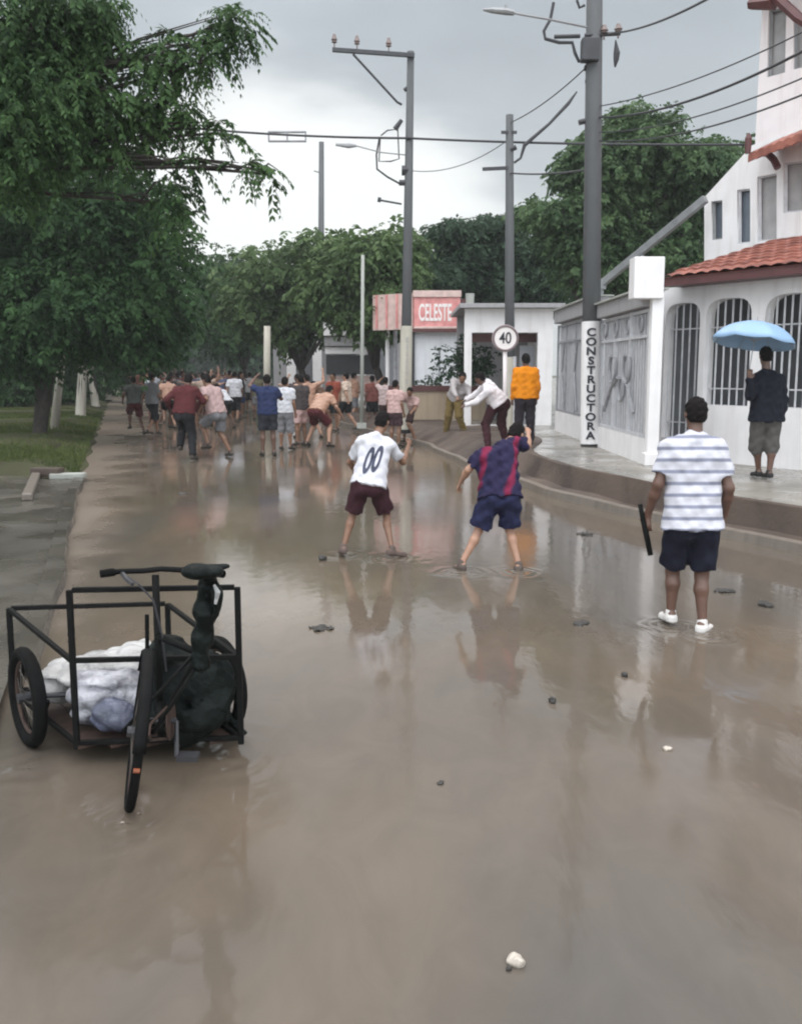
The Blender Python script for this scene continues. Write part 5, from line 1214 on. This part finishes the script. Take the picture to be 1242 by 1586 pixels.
def build_crowd():
    place('person in a navy top and dark shorts standing with raised arms', 'stand_arms_up', 416, 706, 1.72, .2, 1, NV, (.03, .032, .04))
    place('person in a long white shirt standing right beside the navy top', 'stand', 443, 697, 1.66, -.3, 0, WH, GY, opts='mid')
    place('person in a dark top just right of the long white shirt', 'stand_arms_up', 467, 690, 1.70, .8, 0, (.06, .05, .05), PK)
    place('crouching bare backed person in maroon shorts among the standing group', 'crouch', 492, 692, 1.78, -.5, 2, TN, MR, bare=True)
    place('person in a red brown shirt behind the crouching bare backed one', 'stand', 517, 668, 1.74, 2.6, 0, RD, BK)
    place('person in a beige shirt and black shorts right of the red brown shirt', 'walk', 537, 668, 1.74, 1.2, 2, (.55, .44, .36), BK)
    place('person in a pinkish shirt beneath the pole with the crossarm', 'stand', 612, 692, 1.58, -.6, 0, PK, (.06, .035, .04))
    place('second pinkish figure beside the tan low wall', 'lean', 634, 686, 1.62, 2.0, 0, (.40, .27, .25), (.05, .03, .03))
    place('running person in a dark maroon shirt and black trousers in mid road', 'run', 287, 712, 1.84, -.1, 1, MR, BK, opts='long')
    place('leaning person in a pinkish grey top and grey shorts in mid road', 'run', 338, 708, 1.82, .9, 0, (.38, .27, .26), GY)
    place('person in a white shirt and black shorts walking away in mid road', 'walk', 365, 656, 1.78, 0, 0, WH, BK, opts='mid')
    place('person in a dark green grey top at the left end of the runners', 'run', 211, 674, 1.74, .4, 1, (.10, .11, .10), MR)
    place('person in a grey top close to the left end of the runners', 'walk', 238, 674, 1.72, -.6, 0, GY, BK, opts='mid')
    place('person in an orange shirt and dark trousers standing before the white shop', 'stand', 812, 690, 1.72, .1, 1, (.66, .22, .012), (.03, .025, .03), gz=.40, D=18.5, opts='long')
    place('bending person in a white shirt and dark maroon trousers left of the speed sign', 'lean', 772, 690, 1.74, .4, 1, (.70, .66, .68), (.05, .02, .024), gz=.27, D=19.0, opts='long')
    place('person in a pale top and mustard trousers by the low tan wall', 'lean', 704, 672, 1.82, 2.4, 0, (.36, .33, .33), (.16, .115, .045), gz=.2, D=23.5, opts='long')
    place('bare chested person with dark shorts between the dark top and the crouching one', 'throw', 478, 678, 1.72, .5, 2, TN, BK, bare=True)
    place('person in a dark brown shirt half hidden behind the bare chested thrower', 'stand', 462, 664, 1.70, 1.1, 1, (.07, .045, .04), MR)
    place('bare chested person in grey shorts left of the thin pale post', 'walk', 548, 656, 1.74, -.9, 2, TN, GY, bare=True)
    place('person in a reddish brown top right of the thin pale post', 'stand', 577, 664, 1.66, .4, 1, (.16, .06, .05), BK)
    place('person in a pale pink top close to the whitewashed pole base', 'stand_arms_up', 597, 672, 1.62, -.4, 0, (.46, .36, .35), (.05, .03, .03))
    place('bare backed person bending far behind the crouching one', 'crouch', 506, 652, 1.76, 1.3, 0, TN, BK, bare=True)
    place('person in a dull olive top behind the navy top', 'stand', 400, 650, 1.74, .3, 1, (.13, .12, .08), GY)
    place('person in a pale grey shirt left of the pale post', 'walk', 388, 640, 1.74, .2, 0, (.42, .42, .44), BK)
    place('person in a tan top just behind the leaning pinkish grey one', 'throw', 318, 668, 1.76, .4, 0, (.40, .30, .24), MR)
    place('bare backed person in dark shorts left of the dark maroon runner', 'run', 262, 664, 1.74, .2, 2, TN, BK, bare=True)
    # far crowd under the trees
    far = []
    cols = [(WH, 'white'), ((.36, .27, .25), 'dull pink'), ((.12, .05, .045), 'dark red'), (GY, 'grey'), (BK, 'black'), (TN, 'tan'), ((.32, .33, .36), 'pale grey'), ((.15, .06, .045), 'brown'), ((.09, .10, .16), 'slate blue')]
    kinds = ['stand', 'walk', 'stand_arms_up', 'throw', 'run', 'crouch']
    r2 = random.Random(5); xs = [228 + 150 * (i + .5) / 66 + r2.uniform(-6, 6) for i in range(66)]; r2.shuffle(xs)
    for i, px in enumerate(xs):
        D = 31 + 50 * (i / 66) ** 1.2 + r2.uniform(-1, 1); py = 575 + CAM_Z * F_PX / D
        c, nm = cols[i % len(cols)]; k = kinds[r2.randrange(len(kinds))]
        place('distant figure in a %s top standing in the crowd under the far trees' % nm, k, px - (D - 40) * .9, py, r2.uniform(1.62, 1.82), r2.uniform(0, 6.28), r2.randrange(3), c, r2.choice([BK, GY, MR, NV]), group='distant crowd, %s tops' % nm)
build_crowd()

# ================================================================== CART AND LOOSE THINGS
def build_cart():
    fL, fR = at(112, 1000, 4.24), at(370, 1000, 4.30); fL.z = fR.z = 0
    bL, bR = at(18, 1000, 4.95), at(262, 1000, 5.05); bL.z = bR.z = 0
    hd = ((bL + bR) / 2 - (fL + fR) / 2).normalized(); ac = (fR - fL).normalized()
    base = (fL + fR + bL + bR) / 4
    r = empty('cargo_tricycle', base, 'black cargo tricycle of welded square tubes standing in the muddy water', 'cargo tricycle')
    zt, zm, zb, zk = at(112, 914, 4.24).z, at(112, 1023, 4.24).z, at(112, 1150, 4.24).z, at(18, 942, 4.95).z
    w = .026; Z = lambda p, z: Vector((p.x, p.y, z))
    g = MB()
    for p in (fL, fR): g.bar(Z(p, zb - .03), Z(p, zt), w)
    for z in (zt, zm, zb): g.bar(Z(fL, z) + ac * w / 2, Z(fR, z) - ac * w / 2, w * .9)
    g.build('front_panel', M['frame_black'], r, bevel=.003)
    g = MB()
    for p in (bL, bR): g.bar(Z(p, zb), Z(p, zk), w)
    for z in (zk, zb + .01): g.bar(Z(bL, z) + ac * w / 2, Z(bR, z) - ac * w / 2, w * .9)
    g.build('rear_panel', M['frame_black'], r, bevel=.003)
    for a, b in ((fL, bL), (fR, bR)):
        g = MB(); g.bar(Z(a, zm - .004) + hd * w / 2, Z(b, zk - .004) - hd * w / 2, w * .85); g.build('side_rail', M['frame_black'], r, bevel=.003); g = MB(); g.bar(Z(a, zb - .004) + hd * w / 2, Z(b, zb) - hd * w / 2, w * .85); g.build('side_rail', M['frame_black'], r, bevel=.003)
    g = MB()
    c = (fL + fR + bL + bR) / 4; n = 5
    for i in range(n):
        t = (i + .5) / n; g.bar(lerp(Z(fL, zb - .02), Z(fR, zb - .02), t) + hd * .02, lerp(Z(bL, zb - .02), Z(bR, zb - .02), t), (fR - fL).length / n * .86, .015)
    g.build('floor_boards', M['rust'], r)
    def wheel(c, ax, rad, tw, name='wheel', lean=None):
        c = Vector(c); ax = Vector(ax).normalized()
        g = MB(); g.ring(c, ax, rad - tw, tw, 40, 10); t = g.build(name, M['rubber'], r, smooth=True)
        g = MB(); g.ring(c, ax, rad - tw * 2.1, .011, 40, 6); g.build('rim', M['rust'], t, smooth=True)
        g = MB(); x = ax.cross(Vector((0, 0, 1))).normalized(); y = ax.cross(x)
        for k in range(18):
            a = 2 * math.pi * k / 18; d = x * math.cos(a) + y * math.sin(a); g.tube([c + ax * .025 * (1 if k % 2 else -1) + d * .02, c + d * (rad - tw * 2.1)], .0018, 4)
        g.build('spokes', M['steel'], t)
        g = MB(); g.tube([c - ax * .045, c + ax * .045], .024, 10); g.build('hub', M['metal_d'], t)
        return t
    ax = Vector((hd.y, -hd.x, 0))
    lw = (fL + bL) / 2 - ax * .085 - hd * .06; rw = (fR + bR) / 2 + ax * .085 - hd * .04
    for c_ in (lw, rw): wheel((c_.x, c_.y, .245), ax, .245, .034)
    g = MB(); g.tube([Vector((lw.x, lw.y, .245)), Vector((rw.x, rw.y, .245))], .014, 8); g.build('axle', M['metal_d'], r)
    for c_ in (lw, rw):
        g = MB(); s_ = -1 if c_ is lw else 1
        p = Vector((c_.x, c_.y, 0)) - ax * s_ * .06; g.bar(Z(p, .245) - hd * .12, Z(p, zb), .02); g.bar(Z(p, .245) + hd * .12, Z(p, zb), .02); g.build('axle_hanger', M['frame_black'], r)
    # bicycle half: leaning to the right, rear wheel towards the camera
    wc = Vector(((at(213, 1120, 3.85)).x, 3.86, .315)); st = Vector((at(322, 890, 3.86).x, 3.92, at(322, 890, 3.86).z))
    axw = Vector((.955, .25, -.16)).normalized(); wheel(wc, axw, .325, .020, 'bicycle_wheel')
    plane_y = Vector((0, 0, 1)) - axw * axw.z; plane_y.normalize(); plane_x = axw.cross(plane_y)
    if plane_x.y > 0: plane_x = -plane_x           # towards the camera
    def wp(a, rr): return wc + (plane_x * math.cos(a) + plane_y * math.sin(a)) * rr
    g = MB(); n = 18; vs = []; fs = []
    for i in range(n + 1):
        a = lerp(.1, 2.6, i / n)
        for k in range(5): q = (k - 2) / 2; vs.append(wp(a, .346 - .010 * q * q) + axw * q * .026)
    for i in range(n):
        for k in range(4): fs.append((i * 5 + k, i * 5 + k + 1, i * 5 + 5 + k + 1, i * 5 + 5 + k))
    g.add(vs, fs); o = g.build('mudguard', M['frame_black'], r, smooth=True); md = o.modifiers.new('s', 'SOLIDIFY'); md.thickness = .003
    g = MB(); a = wp(-.1, .335); g.tube([a - axw * .012, a + axw * .012], .010, 8); g.build('rear_reflector', M['reflector'], r)
    hx = lerp(fL, fR, .52); hs = Vector((at(247, 1000, 4.22).x, 4.20, 0))
    hz = at(247, 884, 4.2).z
    bb = Z(hs, .30) + Vector((.03, -.12, -.02))
    g = MB(); g.tube([Z(hs, .16), Z(hs, hz - .02)], .016, 10); g.build('steering_column', M['frame_black'], r, smooth=True)
    sb = Vector((at(310, 1012, 3.98).x, 3.98, at(310, 1012, 3.98).z))
    g = MB(); g.tube([Z(hs, at(247, 985, 4.2).z), sb], .016, 8); g.tube([bb, sb], .016, 8); g.tube([sb, st - UP * .02], [.018, .014], 8); g.tube([Z(hs, .32), bb], .018, 8)
    for s_ in (-1, 1): g.tube([bb + axw * s_ * .03, wc + axw * s_ * .06], .010, 6); g.tube([sb + axw * s_ * .02, wc + axw * s_ * .06], .008, 6)
    g.build('bicycle_frame', M['frame_black'], r, smooth=True)
    S = SDF(.008, .02); S.cone(st + Vector((-.035, -.10, .02)), st + Vector((.05, .05, .012)), .062, .024, sq=(nv((0, 0, 1)), .5)); S.cone(st + Vector((-.03, -.1, .03)), st + Vector((.02, -.09, .02)), .05, .05, sq=(nv((0, 0, 1)), .5)); S.cone(st + Vector((0, -.06, .0)), st + Vector((0, -.0, -.04)), .03, .025)
    me = S.mesh('saddle', .002); link('saddle', me, M['tarp'], r)
    # plastic bag tied round the seat post
    S = SDF(.007, .02); S.cone(st + Vector((-.012, .01, -.03)), lerp(st, sb, .5), .034, .046); S.cone(lerp(st, sb, .45), sb + Vector((0, 0, -.04)), .046, .040); S.ell(st + Vector((.028, -.03, -.11)), (.022, .035, .07)); link('saddle_wrap', S.mesh('saddle_wrap', -.012, 2.0), M['tarp'], r)
    g = MB(); q = st + Vector((.03, -.068, -.12)); g.tube([q, q + Vector((.012, -.004, .05)), q + Vector((-.004, 0, .08))], [.006, .012, .005], 6); g.build('white_tie', M['sack_w'], r)
    # handlebar
    hb = [at(156, 889, 4.12), at(185, 885, 4.16), at(225, 884, 4.2), at(250, 881, 4.2), at(305, 884, 4.2), at(346, 889, 4.10)]
    g = MB(); g.tube(hb, .0125, 8); hbo = g.build('handlebar', M['frame_black'], r, smooth=True)
    for a, b in ((hb[0], hb[1]), (hb[-2], hb[-1])): g = MB(); g.tube([lerp(a, b, 0) if a is hb[0] else b, lerp(a, b, .75) if a is hb[0] else lerp(b, a, .5)], .018, 8); g.build('grip', M['rubber'], hbo)
    g = MB(); p0 = at(190, 888, 4.16); g.tube([p0, at(196, 897, 4.12), at(206, 905, 4.06)], [.012, .010, .008], 6); g.build('brake_lever', M['metal_d'], hbo)
    # crank and pedals low on the right
    g = MB(); g.tube([bb - Vector((.07, 0, 0)), bb + Vector((.07, 0, 0))], .014, 8); g.tube([bb + Vector((.07, 0, 0)), bb + Vector((.08, -.06, -.14))], .010, 6); g.box(bb + Vector((.13, -.06, -.14)), (.09, .07, .022)); g.build('crank', M['metal_d'], r)
    g = MB(); g.disc(bb + Vector((.045, 0, 0)), (1, 0, 0), .085, .006, 24); g.build('chainring', M['rust'], r)
    g = MB(); q0 = bb + Vector((.045, 0, .08)); q1 = wc + axw * .05 + Vector((0, 0, .035)); q2 = wc + axw * .05 - Vector((0, 0, .035)); q3 = bb + Vector((.045, 0, -.08)); g.tube([q0, q1], .006, 5); g.tube([q3, q2], .006, 5); g.tube([q1, q1 + Vector((0, -.03, -.035)), q2], .006, 5); g.build('chain', M['rust'], r)
    g = MB(); g.tube([p0, at(215, 905, 4.1), at(238, 930, 4.12), at(252, 985, 4.15), at(258, 1040, 4.18)], .0045, 5); g.build('brake_cable', M['wire'], r)
    # right mudguard flap seen outside the right wheel
    S = SDF(.009, .02); q = at(372, 1128, 4.5); S.cone(q + Vector((-.06, .05, .03)), q + Vector((.02, -.02, -.01)), .03, .018); S.cone(at(345, 1040, 4.5), at(350, 1110, 4.48), .035, .03); link('wheel_cover', S.mesh('wheel_cover', .004, 2), M['tarp'], r)
    # rod left of the column
    g = MB(); g.tube([at(228, 952, 4.3), at(229, 1080, 4.3)], .010, 6); g.build('stay_rod', M['frame_black'], r)
    # ---- load: separate things
    def lump(name, label, cat, prims, m, noise=.012, nf=1.1, h=.012, seed=1, group=None, k=.05):
        S = SDF(h, k)
        for p_ in prims: S.ell(*p_) if len(p_) == 2 else S.cone(*p_)
        me = S.mesh(name, noise, nf, seed=seed); me.polygons.foreach_set('use_smooth', [False] * len(me.polygons)) if noise < 0 else None; o = link(name, me, m); tag(o, label, cat, group); return o
    fl = zb
    c1 = lerp(fL, bL, .35) + ac * .30; c2 = lerp(fL, bL, .65) + ac * .38; c3 = lerp(fL, bL, .2) + ac * .2
    lump('plastic_sheet', 'white plastic sheet spread over the load inside the cart', 'sheet', [((c2.x - .04, c2.y, fl + .20), (.30, .24, .04)), ((c2.x + .10, c2.y - .02, fl + .25), (.20, .18, .035)), ((c2.x + .17, c2.y - .0, fl + .285), (.11, .13, .025)), ((c2.x - .24, c2.y - .02, fl + .12), (.10, .14, .09))], M['sack_w'], -.012, 1.0, h=.009, seed=4, k=.03)
    q = [((c3.x + dx, c3.y + .08 + dy, fl + z), r_) for dx, dy, z, r_ in ((-.06, -.01, .07, (.13, .10, .075)), (.10, -.02, .08, (.13, .09, .085)), (-.08, .0, .15, (.12, .12, .07)), (.08, .0, .16, (.15, .11, .07)), (.02, .05, .215, (.21, .15, .035)), (.19, .0, .12, (.07, .10, .12)))]
    lump('sack', 'crumpled grey plastic sack filling the left front of the cart', 'sack', q, M['sack_g'], -.014, 1.3, h=.009, seed=7, k=.025)
    p = at(172, 1115, 4.32); lump('bundle', 'small blue grey bundle low at the front of the cart load', 'bundle', [((p.x, p.y + .02, fl + .085), (.085, .07, .075)), ((p.x + .06, p.y + .02, fl + .11), (.06, .06, .06))], M['sack_b'], -.018, 1.3, seed=9)
    p = at(285, 1070, 4.36); lump('tarpaulin', 'black tarpaulin heap on the right side of the cart under the saddle', 'tarpaulin', [((p.x, p.y, fl + .19), (.17, .16, .19)), ((p.x - .06, p.y + .02, fl + .33), (.10, .12, .11)), ((p.x + .12, p.y + .03, fl + .24), (.10, .12, .13)), ((p.x + .02, p.y - .05, fl + .10), (.17, .12, .10))], M['tarp'], -.028, .9, h=.009, seed=3)
    p = at(322, 1125, 4.5); lump('clay_pot', 'brownish bundle low in the right rear corner of the cart', 'bundle', [((p.x, p.y + .05, fl + .07), (.09, .08, .07)), ((p.x, p.y + .05, fl + .12), (.06, .06, .04))], M['brown_b'], .006, 1.5, seed=5).name = 'bundle'
M['brown_b'] = mat('brown_bundle', (.28, .17, .12), .7, bump=.4)
M['reflector'] = mat('orange_reflector', (.22, .06, .02), .4)
build_cart()

def rock(label, px, py, r, m, sq=.6, D=None, group=None, name='stone', cat='stone', seed=1):
    p = gp(px, py, 0.0); S = SDF(max(.004, r * .16), r * .5)
    S.ell((0, 0, r * sq * .7), (r, r * .8, r * sq)); S.ell((r * .5, r * .2, r * sq * .6), (r * .6, r * .55, r * sq * .8)); S.ell((-r * .4, -r * .3, r * sq * .55), (r * .55, r * .5, r * sq * .7))
    me = S.mesh(name, r * .09, .12 / r * .8, seed=seed); o = bpy.data.objects.new(name, me); COL.objects.link(o); me.materials.append(m); o.location = p; o.rotation_euler = (0, 0, seed)
    for q in me.polygons: q.use_smooth = False
    return tag(o, label, cat, group)
GS = 'stones thrown on the road'
rock('largest pale broken stone nearest the camera in the muddy water', 799, 1494, .026, M['stone_l'], .7, seed=2, group=GS)
rock('small dark chip of stone by the largest pale stone', 788, 1502, .011, M['stone_d'], .6, seed=4, group=GS)
rock('dark pointed stone in mid road ahead of the striped shirt man', 855, 1088, .021, M['stone_d'], .9, seed=5, group=GS)
rock('pale stone on the right below the striped shirt man', 1033, 1161, .020, M['stone_l'], .5, seed=6, group=GS)
rock('small brown stone lying alone in the middle of the wet road', 682, 1214, .017, M['stone_d'], .4, seed=7, group=GS)
rock('small dark stone beside the feet of the striped shirt man', 967, 1048, .020, M['stone_d'], .8, seed=8, group=GS)
rock('dark round stone left of the foot of the white shirt runner', 500, 868, .036, M['stone_d'], .9, seed=9, group=GS)
rock('flat dark piece of bark in front of the kerb behind the bent navy shirt', 900, 967, .05, M['stone_d'], .16, seed=10, name='debris', cat='debris')
rock('flat dark twig clump near the right edge of the road', 1185, 938, .06, M['stone_d'], .25, seed=11, name='debris', cat='debris')
rock('flat dark smear of debris left of the striped shirt man', 1120, 916, .06, M['stone_d'], .08, seed=12, name='debris', cat='debris')
rock('thin dark debris on the grey water left of the centre', 497, 974, .05, M['stone_d'], .05, seed=13, name='debris', cat='debris')
rock('small debris floating left of the running white shirt', 284, 765, .06, M['stone_d'], .10, seed=14, name='debris', cat='debris')
rock('dark flat debris at the edge of the pavement bank', 905, 828, .06, M['stone_d'], .12, seed=15, name='debris', cat='debris')
# pale slab lying across the end of the apron, small bollard like stubs
p = gp(106, 737, .1); g = MB(); g.box((p.x, p.y, .10), (.55, .24, .09), Matrix.Rotation(R(6), 3, 'Z')); tag(g.build('kerb_block', M['conc_l'], bevel=.015), 'pale kerb block lying at the end of the concrete apron', 'kerb block')
p = gp(74, 738, .1); g = MB(); g.box((p.x - .05, p.y + .15, .16), (.5, .22, .14), Matrix.Rotation(R(-8), 3, 'Z')); tag(g.build('kerb_block', M['mud'], bevel=.015), 'dark muddy kerb block left of the pale one', 'kerb block')
a, b = gp(63, 712, .2), gp(42, 760, .2); g = MB(); g.bar(a + UP * -.09, b + UP * -.09, .14, .1); tag(g.build('kerb_block', M['kerb'], bevel=.02), 'slanting pale kerb stone edging the grass at the left', 'kerb block')
q = gp(45, 655, .15)
r = empty('white_trunk_post', gp(85, 665, .15), 'white painted slanted post behind the forked dark tree', 'post'); g = MB(); p = gp(85, 665, .15); g.tube([p, p + Vector((.15, 0, 1.0)), p + Vector((.35, 0, 2.2))], [.13, .11, .1], 10); g.build('shaft', M['whitewash'], r, smooth=True); g = MB(); g.tube([p + Vector((.3, 0, 2.0)), p + Vector((.4, 0, 2.6))], .1, 10); g.build('upper_shaft', M['bark'], r)

# ------------------------------------------------------------------ ripples of the water round legs and wheels
def build_ripples():
    V = []; Fc = []
    spots = [gp(532, 860), gp(608, 864), gp(714, 886), gp(803, 886), gp(1038, 970), gp(1088, 984), gp(45, 1190), gp(350, 1172), gp(195, 1275), gp(210, 1262), gp(415, 708), gp(287, 712)]
    big = {6: 1.6, 7: 1.5, 8: 1.7, 9: 1.2}
    for i, c in enumerate(spots):
        sc = big.get(i, 1.0); Rm = .30 * sc; nr, na = 26, 40; o = len(V); ph = rnd.random() * 6; el = 1 + .25 * rnd.random()
        for a in range(nr + 1):
            t = a / nr
            for k in range(na):
                an = 2 * math.pi * k / na; rr = Rm * t * (1 + .12 * math.sin(2 * an + ph) + .06 * math.sin(5 * an + 2 * ph))
                hgt = .0035 * math.sin(t * 19 + .5 * math.sin(3 * an + ph)) * (1 - t) ** 1.1 * (.5 + .5 * math.sin(an + ph) ** 2) + .0035 * (1 - t ** 2) + .0003
                V.append((c.x + rr * math.cos(an), c.y + rr * el * math.sin(an), hgt))
        for a in range(nr):
            for k in range(na): Fc.append((o + a * na + k, o + a * na + na + k, o + a * na + na + (k + 1) % na, o + a * na + (k + 1) % na))
    g = MB(); g.add(V, Fc); tag(g.build('water_ripples', M['road'], smooth=True), 'rings of ripples on the muddy water round legs, wheels and stones', 'ripples', kind='stuff')
build_ripples()
# ------------------------------------------------------------------ damp air
def build_haze():
    g = MB(); g.box((0, 190, 13), (540, 480, 30)); o = g.build('haze', None); tag(o, kind='stuff')
    m = bpy.data.materials.new('damp_air'); m.use_nodes = True; nt = m.node_tree; nt.nodes.clear()
    out = nt.nodes.new('ShaderNodeOutputMaterial'); v = nt.nodes.new('ShaderNodeVolumePrincipled')
    v.inputs['Color'].default_value = (.86, .89, .90, 1); v.inputs['Density'].default_value = HAZE
    nt.links.new(v.outputs[0], out.inputs['Volume']); o.data.materials.append(m)
HAZE = 0.0009
build_haze()
